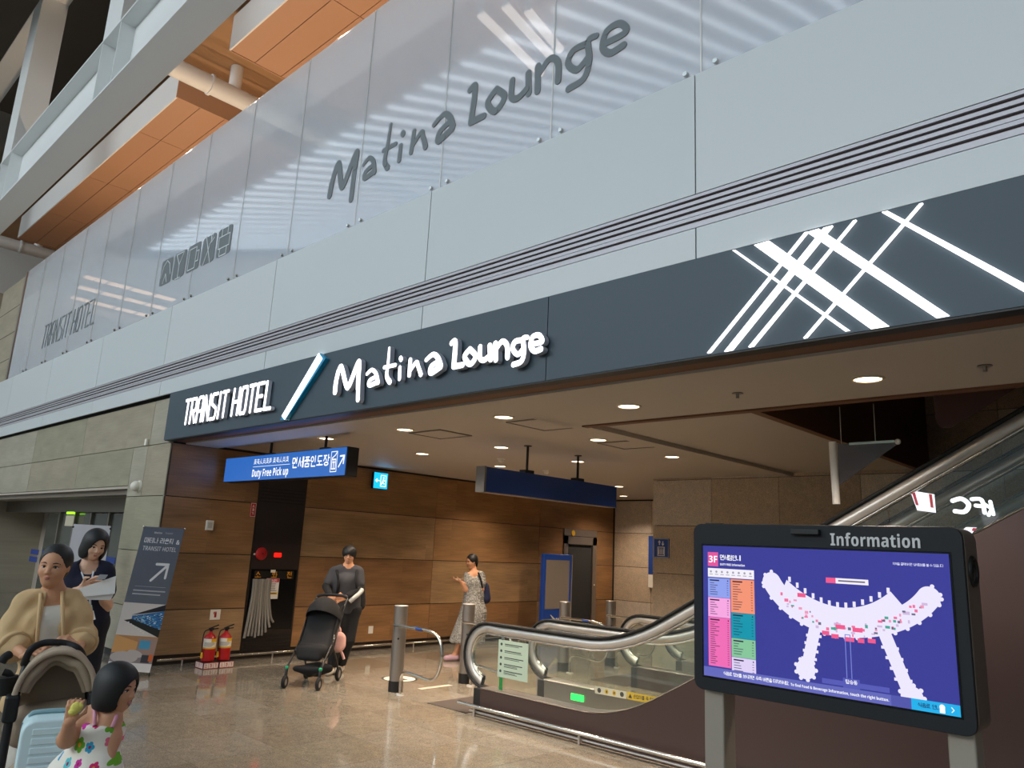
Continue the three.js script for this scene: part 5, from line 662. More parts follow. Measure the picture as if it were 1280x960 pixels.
{ // ---- little girl in a flowered dress
  const F = frameAt(3.2, 118), J = F.J, P = thing('person', 'little girl with a black bob in a white flowered dress leaning forward', 'person', [F.base.x, 0, F.base.z], F.turn);
  const j = { neck: J(134, 893, 0), skull: J(142, 880, 0.0), shL: J(115, 893, -0.03), shR: J(141, 896, 0.05), elL: J(83, 924, 0.06), wrL: J(87, 902, 0.16), elR: J(141, 922, 0.07), wrR: J(136, 950, 0.1), hipL: J(92, 972, -0.03), hipR: J(117, 972, 0.06), toe: V(0.1, -0.02, 0.05) };
  for (const s of ['L', 'R']) { const h = j['hip' + s]; j['kn' + s] = V(h.x + 0.08, 0.29, h.z + 0.06); j['an' + s] = V(h.x + 0.05, 0.05, h.z); }
  const c = bodyCaps(j, 0.57), H = { ...headAt(J(147, 860, 0.03), 0.184, 0.95, 0.1, -0.06, 0.005), h: 0.184 };
  const arms = [[j.shL, j.elL, 0.036, 0.03], [j.elL, j.wrL, 0.03, 0.021], [j.shR, j.elR, 0.034, 0.028], [j.elR, j.wrR, 0.028, 0.02]];
  const hands = [handCaps(j.wrL, V(0.1, 1, 0.1), V(1, 0.2, 0.3), V(0.7, 0, -0.3), 0.105, 0.7), handCaps(j.wrR, V(-0.2, -1, 0), V(0.3, 0, 1), V(-1, 0, 0), 0.105, 0.3)];
  part('body', fuse([blob([...c.torso, ...c.neck, ...arms, ...c.legs, ...c.feet], 0.025, 0.009), H.g, ...hands.map((h) => blob(h, 0.008, 0.0035))]), SKIN, P); face(P, H, 'bob', 0.006);
  const flower = canvas(512, 512, (x2, W) => { x2.fillStyle = '#ece6d8'; x2.fillRect(0, 0, W, W); const cols = ['#d8286c', '#6cae2c', '#2f9cc4', '#ef6f8c', '#5cc0c8', '#c8309a']; let n = 0; for (let a = 0; a < 5; a++) for (let b = 0; b < 5; b++) { const cx = (a + 0.5 + (b % 2) * 0.4) * 102 + (hash(a, b) - 0.5) * 40, cy = (b + 0.5) * 102 + (hash(b, a + 9) - 0.5) * 36, r = 15 + hash(a + 5, b) * 12; const col = cols[(a * 2 + b * 3 + n++) % 6]; for (let k = 0; k < 5; k++) { x2.fillStyle = col; x2.beginPath(); x2.arc(cx + Math.cos(k * 1.257) * r, cy + Math.sin(k * 1.257) * r, r * 0.72, 0, 7); x2.fill(); } x2.fillStyle = n % 3 ? '#a01848' : '#f2a030'; x2.beginPath(); x2.arc(cx, cy, r * 0.5, 0, 7); x2.fill(); } }); flower.wrapS = flower.wrapT = THREE.RepeatWrapping;
  const nk = j.neck.y; part('dress', uvXY(blob([...c.torso.slice(0, 3), [j.hipL, j.knL.clone().lerp(j.hipL, 0.5), 0.085, 0.1], [j.hipR, j.knR.clone().lerp(j.hipR, 0.5), 0.085, 0.1], [j.hipL, j.hipR, 0.085, 0.085]], 0.035, 0.008, 0.012, (x, y, z) => y - (nk - 0.028) - 0.25 * Math.abs(x - j.neck.x) * 0.4 + 0.0025 * Math.sin(x * 120 + y * 40)), 3.1), cloth(0xffffff, 0.9, { map: flower }), P);
  const pink = cloth(0xe0a0b4); part('dress_strap', tube([J(118, 907, 0.075), J(118.5, 895, 0.06), J(118, 886, 0.02), J(116, 884, -0.03)], 0.007, 18), pink, P); part('dress_strap', tube([J(140, 909, 0.1), J(144.5, 898, 0.09), J(145, 890, 0.05), J(142, 888, 0)], 0.007, 18), pink, P);
  const sn = thing('snack', 'yellow bitten snack in the raised hand of the little girl', 'snack', [F.base.x, 0, F.base.z], F.turn); const q = J(95, 885, 0.17); part('piece', [ball(q, 0.02, 0.022, 0.015), ball(q.clone().add(V(-0.008, -0.012, 0.004)), 0.016, 0.014, 0.014), ball(q.clone().add(V(0.012, 0.006, 0)), 0.012, 0.013, 0.012)], std(0xe0d66a, 0.8), sn);
}
{ // ---- man with the black pushchair
  const dep = V(-8.95, 0, -6.25).dot(hz), F = frameAt(dep, 422), J = F.J, P = thing('person', 'man in grey and black with glasses pushing the black stroller', 'person', [F.base.x, 0, F.base.z], F.turn);
  const j = { neck: J(435, 708.5, 0), skull: J(436, 702, 0.02), shL: J(417, 715, 0), shR: J(449, 715, 0), elL: J(408, 733, 0.05), wrL: J(412, 745, 0.22), elR: J(451, 736, 0.05), wrR: J(431, 747, 0.24), hipL: J(426, 762, -0.05), hipR: J(441, 762, -0.05), knL: J(420, 800, 0.05), anL: V(J(415, 835, 0).x, 0.075, 0.02), knR: J(435, 800, 0), anR: V(J(425, 834, -0.1).x, 0.075, -0.12), toe: V(-0.05, -0.03, 0.16) };
  const c = bodyCaps(j, 1.05), H = { ...headAt(J(436.5, 694, 0.03), 0.235, -0.15, 0.12, 0, 0.008), h: 0.235 };
  const hands = [handCaps(j.wrL, V(0.6, -0.4, 0.5), V(0.5, 0.5, 0), V(0, -1, 0), 0.18, 0.6), handCaps(j.wrR, V(-0.9, -0.2, 0.3), V(0, 0.8, 0), V(0, -1, 0.4), 0.18, 0.6)];
  part('body', fuse([blob(c.all, 0.035, 0.018), H.g, ...hands.map((h) => blob(h, 0.012, 0.007))]), SKIN, P); face(P, H, 'short', 0.009);
  for (const s of [-1, 1]) { const g = new THREE.TorusGeometry(0.078, 0.009, 6, 18); g.translate(s * 0.128, 0, 0.36); part('glasses_rim', put(g, H.m), M.black, P); }
  const grey = cloth(0x3c3c40), blk = cloth(0x111113), b0 = j.hipL.y - 0.05;
  part('t_shirt', uvXY(blob([...c.torso, ...c.armL.map(([a, b]) => [a, a.clone().lerp(b, 0.7), 0.054, 0.052]), ...c.armR.map(([a, b]) => [a, a.clone().lerp(b, 0.7), 0.054, 0.052])], 0.03, 0.015, 0.014, (x, y, z) => Math.max(0.085 - Math.hypot(x - j.skull.x, (y - j.neck.y - 0.045) * 0.8, z - j.neck.z), b0 - y)), 8), grey, P);
  part('sleeves', [blob([...c.armL, [j.elL, j.elL.clone().lerp(j.wrL, 0.8), 0.045, 0.035]], 0.02, 0.015, 0.01), blob([...c.armR, [j.elR, j.elR.clone().lerp(j.wrR, 0.8), 0.045, 0.035]], 0.02, 0.015, 0.01)], blk, P);
  part('trousers', uvXY(blob([...c.legs.map(([a, b, ra, rb]) => [a, b, ra + 0.012, rb + 0.022]), [j.hipL, j.hipR, 0.11, 0.11]], 0.04, 0.018, 0.01, (x, y) => Math.max(0.09 - y, y - b0 - 0.1)), 8), blk, P);
  for (const s of ['L', 'R']) part('shoe', blob([[j['an' + s].clone().add(V(0.01, -0.02, -0.05)), j['an' + s].clone().add(j.toe), 0.045, 0.035]], 0.02, 0.012, 0.01, (x, y) => -y), cloth(0xc8c2b4), P);
  part('sock', blob([[j.anR.clone().add(V(0, 0.04, 0)), j.anR.clone().add(V(0, 0.12, 0)), 0.045, 0.05]], 0.01, 0.014), cloth(0x8c9498), P);
  const B = thing('backpack', 'black backpack worn by the man with the stroller', 'backpack', [F.base.x, 0, F.base.z], F.turn); part('bag', uvXY(blob([[J(440, 722, -0.2), J(443, 752, -0.22), 0.13, 0.14], [J(448, 735, -0.2), J(448, 756, -0.22), 0.09, 0.09]], 0.05, 0.016), 8), blk, B); for (const px of [421, 446]) part('strap', tube([J(px, 711, -0.08), J(px, 714, 0.08), J(px + (px < 430 ? 2 : -1), 728, 0.15), J(px + (px < 430 ? 0 : 2), 742, 0.08)], 0.018, 20), blk, B);
  const S = thing('white_cloth', 'crumpled white cloth hooked on the arm of the man', 'cloth', [F.base.x, 0, F.base.z], F.turn); part('fold', tube([J(437, 752, 0.2), J(443, 747, 0.2), J(449, 742, 0.16), J(453, 737, 0.12)], 0.03, 20), cloth(0xb8b8b4), S);
}
{ // ---- woman in a grey dress
  const dep = V(-9.2, 0, -8.45).dot(hz), F = frameAt(dep, 580), J = F.J, P = thing('person', 'woman in a long grey patterned dress looking at her phone', 'person', [F.base.x, 0, F.base.z], F.turn);
  const j = { neck: J(593, 717, 0), skull: J(591, 708, 0), shL: J(585, 720, 0.05), shR: J(601, 720, -0.05), elL: J(582, 737, 0.1), wrL: J(576, 727, 0.16), elR: J(602, 737, 0.02), wrR: J(583, 729, 0.12), hipL: J(586, 760, 0.03), hipR: J(598, 760, -0.05), toe: V(-0.13, -0.03, 0.06) };
  j.knL = J(578, 790, 0.03); j.knR = J(583, 790, -0.05); j.anL = V(J(568, 820, 0.03).x, 0.075, 0.03); j.anR = V(J(573, 820, -0.05).x, 0.075, -0.1);
  const c = bodyCaps(j, 0.93), H = { ...headAt(J(589.5, 702, 0.02), 0.222, -1.05, 0.2, 0, 0.009), h: 0.222 };
  const hands = [handCaps(j.wrL, V(-1, 0.2, 0.1), V(0, 0.3, 1), V(0, 1, 0), 0.16, 0.4), handCaps(j.wrR, V(-1, 0.15, 0.1), V(0, 0.5, -1), V(0, 1, 0), 0.16, 0.4)];
  part('body', fuse([blob(c.all, 0.035, 0.018), H.g, ...hands.map((h) => blob(h, 0.012, 0.007))]), SKIN, P); face(P, H, 'pony', 0.009);
  const pat = noiseTex(128, 128, (x, y) => { const v = hash(x >> 1, y >> 2) > 0.55 ? 168 : 108; return [v, v - 2, v - 8]; }), dress = cloth(0xffffff, 0.9, { map: pat }), hem = J(580, 803).y;
  const wst = J(593, 742, 0), skirt = [[wst, J(590, 765, 0), 0.12, 0.17], [J(590, 765, 0), J(578, 803, 0), 0.17, 0.2], [J(596, 765, 0), J(591, 803, 0), 0.15, 0.18]];
  part('dress', uvXY(blob([...c.torso, ...c.armR.map(([a, b]) => [a, a.clone().lerp(b, 0.55), 0.055, 0.06]), ...c.armL.map(([a, b]) => [a, a.clone().lerp(b, 0.5), 0.055, 0.06]), ...skirt], 0.05, 0.016, 0.012, (x, y, z) => Math.max(hem - y, 0.1 - Math.hypot(x - j.skull.x, (y - j.neck.y - 0.04) * 0.8, z - j.neck.z - 0.03)) + 0.006 * Math.sin(x * 70) * (y < wst.y ? 1 : 0)), 3), dress, P);
  for (const s of ['L', 'R']) part('shoe', blob([[j['an' + s].clone().add(V(0.02, -0.025, 0)), j['an' + s].clone().add(j.toe), 0.042, 0.032]], 0.02, 0.012, 0.008, (x, y) => -y), cloth(0xc4a0ac), P);
  const B = thing('backpack', 'navy backpack worn by the woman in the grey dress', 'backpack', [F.base.x, 0, F.base.z], F.turn); part('bag', uvXY(blob([[J(606, 733, -0.08), J(607, 748, -0.08), 0.07, 0.085]], 0.05, 0.016), 8), cloth(0x1a2040), B); part('strap', tube([J(598, 716, 0.08), J(601, 724, 0.1), J(603, 735, 0.06)], 0.014, 16), cloth(0x15151c), B);
  const ph = thing('mobile_phone', 'small phone in the hands of the woman in grey', 'phone', [F.base.x, 0, F.base.z], F.turn), q = J(573, 724.5, 0.16); part('case', box(q.x - 0.06, q.x + 0.05, q.y, q.y + 0.012, q.z - 0.035, q.z + 0.035, 0.004), std(0xcfc6bc, 0.3), ph);
}
// ================================================================ STROLLERS, LUGGAGE, BANNERS
function wheel(parent, c, r, ax, w = 0.03) { const g = new THREE.TorusGeometry(r - 0.02, 0.022, 10, 26); const q = new THREE.Quaternion().setFromUnitVectors(V(0, 0, 1), ax.clone().normalize()); g.applyQuaternion(q); g.translate(c.x, c.y, c.z); const m = part('wheel', g, M.rubber, parent); part('hub', cyl(c.clone().addScaledVector(ax, -w / 2), c.clone().addScaledVector(ax, w / 2), r * 0.55, r * 0.55, 16), std(0x8a857c, 0.5), m); return m; }
{ // ---- tan pushchair facing the photographer
  const F = frameAt(3.92, 67), J = F.J, t = thing('pushchair', 'tan canopied pushchair with black frame in front of the woman in beige', 'stroller', [F.base.x, 0, F.base.z], F.turn);
  const tan = cloth(0xa99680, 0.9), tanIn = cloth(0xa8947e, 0.95), lightTan = cloth(0xb09c86, 0.9);
  const c0 = J(67, 880, 0.16), hw = J(117, 880, 0.16).x - c0.x, top = J(67, 812, 0.1).y - c0.y;
  // canopy shell: arched front hoop, bows back and down to the rear hoop
  const shell = (front, back, sc, wob) => { const N = 28, K = 10, pos = [], idx = []; for (let k = 0; k <= K; k++) { const v = k / K, z = front + (back - front) * v, bulge = 1 + 0.05 * Math.sin(v * Math.PI), hh = top * sc * bulge * (1 - 0.22 * v * v); for (let i = 0; i <= N; i++) { const a = Math.PI * i / N, w = wob * Math.sin(i * 1.7 + k * 2.1) * Math.sin(a); pos.push(c0.x - Math.cos(a) * hw * sc * (1 - 0.12 * v) * bulge, c0.y + Math.sin(a) ** 0.85 * hh + w, c0.z + z); } } for (let k = 0; k < K; k++) for (let i = 0; i < N; i++) { const a = k * (N + 1) + i; idx.push(a, a + 1, a + N + 1, a + 1, a + N + 2, a + N + 1); } const g = new THREE.BufferGeometry(); g.setAttribute('position', new THREE.Float32BufferAttribute(pos, 3)); g.setIndex(idx); g.computeVertexNormals(); return uvXY(g, 8); };
  const can = part('canopy', shell(0.0, -0.4, 1, 0.004), tan, t); part('canopy_lining', shell(0.0, -0.34, 0.95, 0.004), tanIn, can);
  const arch = (sc, z, y0 = 0) => { const p = []; for (let i = 0; i <= 24; i++) { const a = Math.PI * i / 24; p.push(V(c0.x - Math.cos(a) * hw * sc, c0.y + y0 + Math.sin(a) ** 0.85 * top * sc, c0.z + z)); } return p; };
  part('canopy_hem', tube(arch(0.985, 0.004), 0.013, 60), lightTan, can);
  for (const [s, z, r, y] of [[0.86, -0.03, 0.022, -0.005], [0.76, -0.08, 0.02, -0.01]]) { const p = arch(s, z, y).slice(2, 23).map((q, i) => q.add(V(Math.sin(i * 0.7) * 0.008, Math.sin(i * 0.9) * 0.01, Math.sin(i * 0.5) * 0.012))); part('lining_fold', tube(p, r, 60), tan, can); }
  const back = new THREE.Shape(); back.moveTo(-hw * 0.86, -0.12); back.lineTo(hw * 0.86, -0.12); back.lineTo(hw * 0.8, top * 0.5); back.quadraticCurveTo(0, top * 1.15, -hw * 0.8, top * 0.5); const bg = new THREE.ExtrudeGeometry(back, { depth: 0.02, bevelEnabled: false }); bg.rotateX(-0.28); bg.translate(c0.x, c0.y, c0.z - 0.24); part('seat_back', uvXY(bg, 8), tanIn, t);
  part('seat_cushion', uvXY(blob([[V(c0.x - hw * 0.55, c0.y - 0.12, c0.z - 0.14), V(c0.x + hw * 0.55, c0.y - 0.1, c0.z - 0.14), 0.1, 0.1], [V(c0.x - hw * 0.5, c0.y - 0.3, c0.z + 0.05), V(c0.x + hw * 0.5, c0.y - 0.3, c0.z + 0.05), 0.07, 0.07]], 0.08, 0.012), 8), lightTan, t);
  const hL = J(44, 812, -0.1), hR = J(94, 806, -0.1);
  part('handle', tube([J(30, 830, -0.12), J(38, 813, 0.0), J(52, 804.5, -0.03), J(68, 803, -0.03), J(84, 805, -0.03), J(99, 812, 0.0), J(106, 828, -0.12)], 0.017, 50), M.rubber, t);
  for (const s of [-1, 1]) { const x = c0.x + s * hw * 1.0, fr = M.black; part('side_tube', tube([V(x * 1, c0.y + 0.02, c0.z - 0.02), V(x, c0.y - 0.2, c0.z + 0.0), V(x, 0.35, c0.z + 0.06), V(x, 0.12, c0.z + 0.1)], 0.019, 40), fr, t); part('rear_tube', tube([J(s < 0 ? 34 : 104, 826, -0.12), V(x, c0.y - 0.1, c0.z - 0.2), V(x, 0.4, c0.z - 0.28), V(x, 0.12, c0.z - 0.28)], 0.017, 40), fr, t); part('pivot_joint', box(x - 0.03, x + 0.03, c0.y - 0.07, c0.y + 0.05, c0.z - 0.05, c0.z + 0.03, 0.015), fr, t); wheel(t, V(x, 0.085, c0.z + 0.1), 0.085, V(1, 0, 0)); wheel(t, V(x, 0.1, c0.z - 0.28), 0.1, V(1, 0, 0)); }
  part('footrest', box(c0.x - hw * 0.8, c0.x + hw * 0.8, 0.3, 0.33, c0.z - 0.02, c0.z + 0.12, 0.01), M.black, t); part('basket', box(c0.x - hw * 0.9, c0.x + hw * 0.9, 0.18, 0.36, c0.z - 0.3, c0.z + 0.08, 0.05), cloth(0x2a2622), t);
  const bag = thing('bottle_holder', 'black bottle holder clipped beside the tan pushchair', 'holder', [F.base.x, 0, F.base.z], F.turn); const b = J(6, 860, 0.0); part('cup', cyl(J(7, 868, 0.05), J(8, 846, 0.05), 0.042, 0.05, 18), M.rubber, bag); part('clip', tube([J(16, 850, 0.04), J(11, 842, 0.05), J(4, 840, 0.05)], 0.016, 16), M.rubber, bag); part('upper_clip', tube([J(12, 818, 0.0), J(6, 822, 0.02), J(2, 828, 0.02)], 0.02, 16), M.rubber, bag);
}
{ // ---- pale blue suitcase
  const F = frameAt(3.42, 68), J = F.J, t = thing('suitcase', 'pale blue ribbed hard suitcase standing before the tan pushchair', 'suitcase', [F.base.x, 0, F.base.z], F.turn), sh = std(0xd2ebee, 0.35);
  const x0 = J(27, 930, 0.12).x, x1 = J(97, 930, 0.12).x, y1 = J(60, 903, 0.12).y; const w = x1 - x0, cx = (x0 + x1) / 2, z1 = 0.12, z0 = -0.1;
  const s = rrect(w, y1 - 0.06, 0.05), g = new THREE.ExtrudeGeometry(s, { depth: z1 - z0 - 0.04, bevelEnabled: true, bevelSize: 0.012, bevelThickness: 0.02, bevelSegments: 4 }); g.translate(cx, (y1 + 0.06) / 2, z0 + 0.02); part('shell', g, sh, t);
  for (let y = 0.12; y < y1 - 0.03; y += 0.036) part('rib', box(x0 + 0.03, x1 - 0.03, y, y + 0.026, z1 - 0.002, z1 + 0.006, 0.004), sh, t);
  part('zip_line', box(x0 - 0.0125, x1 + 0.0125, 0.08, y1 - 0.02, 0.0, 0.008), std(0x6d8c94, 0.6), t); for (const x of [x0 + 0.05, x1 - 0.05]) for (const z of [z0 + 0.04, z1 - 0.03]) part('caster', [cyl(V(x - 0.012, 0.025, z), V(x + 0.012, 0.025, z), 0.025), box(x - 0.012, x + 0.012, 0.025, 0.065, z - 0.012, z + 0.012)], M.rubber, t); part('carry_handle', tube([V(cx - 0.09, y1, 0), V(cx - 0.07, y1 + 0.02, 0), V(cx + 0.07, y1 + 0.02, 0), V(cx + 0.09, y1, 0)], 0.009, 20), std(0x8fb2ba, 0.5), t);
}
{ // ---- black stroller of the man
  const a = V(-8.28, 0, -5.2), r = V(-8.78, 0, -5.85), f = a.clone().sub(r).normalize(), s = V(f.z, 0, -f.x); // f: travel direction, s: across
  const t = thing('stroller', 'compact black stroller pushed by the man with glasses', 'stroller', [(a.x + r.x) / 2, 0, (a.z + r.z) / 2], Math.atan2(f.x, f.z)); // local +z = travel
  const blk = cloth(0x0e0e10, 0.85), fr = std(0x161616, 0.4), fz = 0.36, rz = -0.36, hw = 0.21;
  for (const k of [-1, 1]) { const x = k * hw; wheel(t, V(x, 0.075, fz), 0.075, V(1, 0, 0)); wheel(t, V(x, 0.085, rz), 0.085, V(1, 0, 0)); part('fork', tube([V(x, 0.1, fz), V(x, 0.2, fz - 0.02), V(x, 0.26, fz - 0.05)], 0.018, 14), fr, t); part('front_leg', tube([V(x, 0.25, fz - 0.04), V(x, 0.42, 0.1), V(x, 0.62, -0.16), V(x, 0.98, -0.4)], 0.013, 30), fr, t); part('rear_leg', tube([V(x, 0.1, rz), V(x, 0.3, -0.2), V(x, 0.5, 0.02)], 0.013, 24), fr, t); part('push_tube', tube([V(x, 0.62, -0.16), V(x, 0.85, -0.33), V(x, 1.02, -0.46)], 0.013, 20), fr, t); part('green_brake', ball(V(x, 0.235, fz - 0.02), 0.022), std(0x1d9a6a, 0.5), t); }
  part('push_bar', tube([V(-hw, 1.02, -0.46), V(-0.12, 1.045, -0.47), V(0.12, 1.045, -0.47), V(hw, 1.02, -0.46)], 0.02, 24), M.rubber, t);
  part('seat', uvXY(blob([[V(-0.13, 0.42, 0.14), V(0.13, 0.42, 0.14), 0.05, 0.05], [V(-0.13, 0.4, -0.04), V(0.13, 0.4, -0.04), 0.07, 0.07], ...[-0.14, -0.05, 0.05, 0.14].map((x) => [V(x, 0.42, 0.02), V(x, 0.86, -0.24), 0.06, 0.06]), ...[-0.12, -0.04, 0.04, 0.12].map((x) => [V(x, 0.42, 0.14), V(x, 0.34, 0.2), 0.03, 0.025]), [V(-0.13, 0.8, -0.23), V(0.13, 0.8, -0.23), 0.06, 0.06]], 0.1, 0.016), 8), blk, t);
  part('side_panel', [extrude([[-0.08, 0.42], [0.22, 0.92], [0.34, 0.94], [0.1, 0.42]], 0.012).rotateY(Math.PI / 2).translate(-hw, 0, 0), extrude([[-0.08, 0.42], [0.22, 0.92], [0.34, 0.94], [0.1, 0.42]], 0.012).rotateY(Math.PI / 2).translate(hw - 0.012, 0, 0)], blk, t);
  const pos = [], idx = [], N = 20, K = 9; for (let k = 0; k <= K; k++) { const v = -0.5 + 2.0 * k / K; for (let i = 0; i <= N; i++) { const q = Math.PI * i / N; const R = 0.3; pos.push(-Math.cos(q) * (hw + 0.02), 0.74 + Math.sin(q) * R * Math.cos(v - 0.55) * 1.0, -0.26 + Math.sin(q) * R * -Math.sin(v - 0.75) * 0.9 + 0.04); } } for (let k = 0; k < K; k++) for (let i = 0; i < N; i++) { const q = k * (N + 1) + i; idx.push(q, q + 1, q + N + 1, q + 1, q + N + 2, q + N + 1); } const cg = new THREE.BufferGeometry(); cg.setAttribute('position', new THREE.Float32BufferAttribute(pos, 3)); cg.setIndex(idx); cg.computeVertexNormals(); part('canopy', uvXY(cg, 8), blk, t);
  part('basket', uvXY(blob([[V(-0.15, 0.21, 0.22), V(0.15, 0.21, 0.22), 0.03, 0.03], [V(-0.15, 0.17, -0.18), V(0.15, 0.17, -0.18), 0.04, 0.04], [V(0, 0.16, 0.1), V(0, 0.15, -0.1), 0.05, 0.05]], 0.2, 0.016), 8), blk, t); part('logo_patch', [box(hw + 0.013, hw + 0.016, 0.58, 0.6, -0.02, 0.0), box(hw + 0.013, hw + 0.016, 0.55, 0.57, -0.02, 0.0)], M.cream, t);
  const F = frameAt(V(-8.6, 0, -6.05).dot(hz), 424), J = F.J, d = thing('pink_pouch', 'pink plush pouch hanging on the back of the black stroller', 'pouch', [F.base.x, 0, F.base.z], F.turn); const pk = cloth(0xd9a9a0); part('pouch', blob([[J(423.5, 797, 0), J(422, 808, 0), 0.075, 0.08], [J(427, 799, 0), J(427, 806, 0), 0.05, 0.05]], 0.05, 0.014), pk, d); part('loop', tube([J(423, 783, 0), J(425, 788, 0), J(424, 793, 0)], 0.02, 12), pk, d); part('tassel', tube([J(425, 812, 0), J(428, 818, 0), J(430, 824, 0)], 0.018, 12), pk, d);
}
{ // ---- tilted banner stand with the lounge advertisement
  const gp = onY(160, 842, 0), F = frameAt(gp.dot(hz) * 0.97, 160), J = F.J, t = thing('banner_stand', 'tilted slate banner stand advertising the lounge and transit hotel', 'banner', [F.base.x, 0, F.base.z], F.turn);
  const tex = canvas(600, 1800, (c, W, H) => {
    c.fillStyle = '#656d7a'; c.fillRect(0, 0, W, 980); c.fillStyle = c.strokeStyle = '#f0f2f4'; c.font = 'bold 34px sans-serif'; c.globalAlpha = 0.75; c.fillText('Matina', 170, 84); c.globalAlpha = 0.45; c.fillText('Transit', 330, 84); c.globalAlpha = 1;
    hangul(c, '마티나 라운지', 56, 144, 68, 9, 0.98); c.font = 'bold 78px sans-serif'; c.fillText('&', 520, 212); c.font = '76px sans-serif'; c.fillText('TRANSIT HOTEL', 60, 310, 490);
    c.lineWidth = 34; c.lineJoin = 'miter'; c.beginPath(); c.moveTo(290, 690); c.lineTo(470, 500); c.moveTo(320, 480); c.lineTo(488, 480); c.lineTo(488, 650); c.stroke(); c.fillRect(90, 770, 440, 2); c.globalAlpha = 0.6; c.fillRect(80, 815, 460, 16); c.fillRect(80, 860, 400, 16); c.globalAlpha = 1;
    // two pictures of rooms, generic
    c.fillStyle = '#d9d4d0'; c.fillRect(0, 980, W, 400); c.fillStyle = '#20232c'; c.beginPath(); c.moveTo(600, 980); c.lineTo(150, 1130); c.lineTo(600, 1060); c.fill(); c.fillStyle = '#2f6fae'; c.beginPath(); c.moveTo(600, 1060); c.lineTo(160, 1140); c.lineTo(160, 1180); c.lineTo(600, 1290); c.fill(); for (let i = 0; i < 160; i++) { const x = 180 + hash(i, 1) * 420, k = (x - 160) / 440; c.fillStyle = ['#9fd6f2', '#1a2c4c', '#e8f4fa', '#3fb0e0', '#2c4a30'][i % 5]; c.fillRect(x, 1140 - k * 60 + hash(i, 2) * (40 + k * 180), 10 + hash(i, 3) * 22, 7); } c.fillStyle = '#1d2426'; c.beginPath(); c.moveTo(60, 1200); c.lineTo(160, 1180); c.lineTo(600, 1290); c.lineTo(600, 1385); c.fill(); c.fillStyle = '#e8e6e2'; for (let i = 0; i < 7; i++) c.fillRect(120 + i * 40, 1215 + i * 20, 22, 12);
    c.fillStyle = '#b98a5c'; c.fillRect(0, 1380, W, 320); c.fillStyle = '#d9a468'; c.beginPath(); c.moveTo(0, 1380); c.lineTo(330, 1450); c.lineTo(330, 1540); c.lineTo(0, 1600); c.fill(); c.fillStyle = '#a58c84'; c.fillRect(330, 1400, 270, 190); c.fillStyle = '#4aa2cc'; c.fillRect(360, 1430, 150, 100); c.fillStyle = '#8a8286'; c.fillRect(0, 1590, W, 110); c.fillStyle = '#c3bcba'; c.beginPath(); c.ellipse(190, 1640, 190, 70, 0, 0, 7); c.fill(); c.beginPath(); c.ellipse(330, 1590, 110, 40, 0.2, 0, 7); c.fill(); c.fillStyle = '#3a3c46'; c.fillRect(430, 1600, 120, 90); c.fillStyle = '#d86a30'; c.fillRect(530, 1590, 60, 80);
    c.fillStyle = '#e6e6e8'; c.fillRect(0, 1700, W, 100); c.fillStyle = '#8a8c96'; c.font = 'bold 30px sans-serif'; c.fillText('WELCOME', 220, 1760);
  });
  const A = J(133, 837, 0.1), B = J(187, 841, 0.0), C = J(231, 661, -0.22), D = J(180, 658, -0.12);
  const g = new THREE.BufferGeometry(); const n = 12, pos = [], uv = [], idx = []; for (let i = 0; i <= n; i++) for (const [k, P0, P1] of [[0, A, D], [1, B, C]]) { const p = P0.clone().lerp(P1, i / n); pos.push(p.x, p.y, p.z); uv.push(k, i / n); } for (let i = 0; i < n; i++) idx.push(i * 2, i * 2 + 1, i * 2 + 2, i * 2 + 1, i * 2 + 3, i * 2 + 2);
  g.setAttribute('position', new THREE.Float32BufferAttribute(pos, 3)); g.setAttribute('uv', new THREE.Float32BufferAttribute(uv, 2)); g.setIndex(idx); g.computeVertexNormals(); part('printed_sheet', g, std(0xffffff, 0.55, 0, { map: tex }), t);
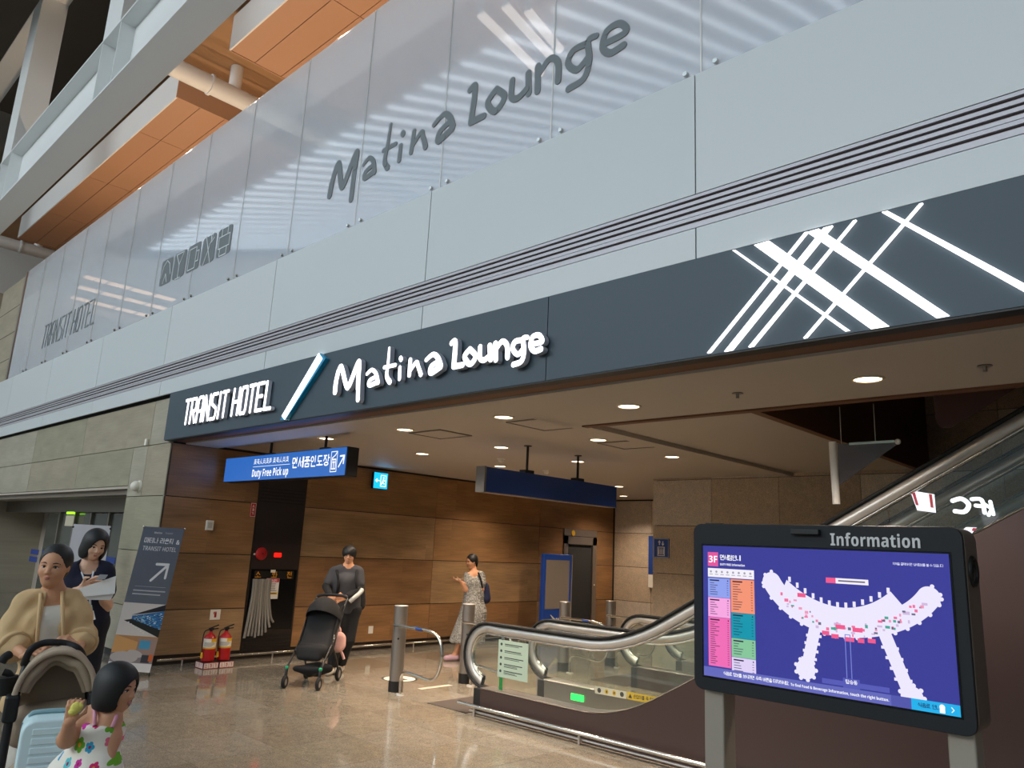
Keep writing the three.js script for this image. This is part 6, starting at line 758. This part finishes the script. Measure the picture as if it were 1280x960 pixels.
  const bk = -0.03; part('cross_pole', cyl(A.clone().add(V(0.01, 0, bk)), C.clone().add(V(0, 0, bk)), 0.008), M.rubber, t); part('cross_pole', cyl(B.clone().add(V(0, 0, bk)), D.clone().add(V(0, 0, bk)), 0.008), M.rubber, t); for (const p of [A, B]) part('foot', cyl(V(p.x, 0, p.z), p, 0.01), M.rubber, t); const hub = A.clone().add(C).multiplyScalar(0.5); part('rear_leg', cyl(hub.clone().add(V(0, 0, bk)), V(hub.x, 0, hub.z - 0.3), 0.01), M.rubber, t);
  for (const p of [A, B, C, D]) part('eyelet', ball(p.clone().add(V(0, 0, 0.004)), 0.012, 0.012, 0.004), M.chrome, t);
}
{ // ---- plain white banner behind the staff woman
  const F = frameAt(10.6, 112), J = F.J, t = thing('banner_stand', 'plain white banner stand behind the staff woman in navy', 'banner', [F.base.x, 0, F.base.z], F.turn), A = J(60, 832, 0.05), B = J(112, 834, 0), C = J(138.5, 657.5, -0.2), D = J(92, 655, -0.15);
  const g = new THREE.BufferGeometry(); g.setAttribute('position', new THREE.Float32BufferAttribute([A, B, C, D].flatMap((p) => [p.x, p.y, p.z]), 3)); g.setIndex([0, 1, 2, 0, 2, 3]); g.computeVertexNormals(); part('printed_sheet', g, std(0xd8d6da, 0.6), t); part('cross_pole', cyl(A.clone().add(V(0, 0, -0.03)), C.clone().add(V(0, 0, -0.03)), 0.008), M.rubber, t); part('cross_pole', cyl(B.clone().add(V(0, 0, -0.03)), D.clone().add(V(0, 0, -0.03)), 0.008), M.rubber, t); for (const p of [A, B]) part('foot', cyl(V(p.x, 0, p.z), p, 0.01), M.rubber, t); part('rear_leg', cyl(A.clone().add(C).multiplyScalar(0.5), V((A.x + C.x) / 2, 0, A.z - 0.6), 0.012), M.steel, t); for (const p of [C, D]) part('eyelet', ball(p.clone().add(V(0, -0.04, 0.004)), 0.014, 0.014, 0.004), M.rubber, t);
}
scene.traverse((o) => { if (o.isMesh) shade(o); });
renderer.render(scene, camera);
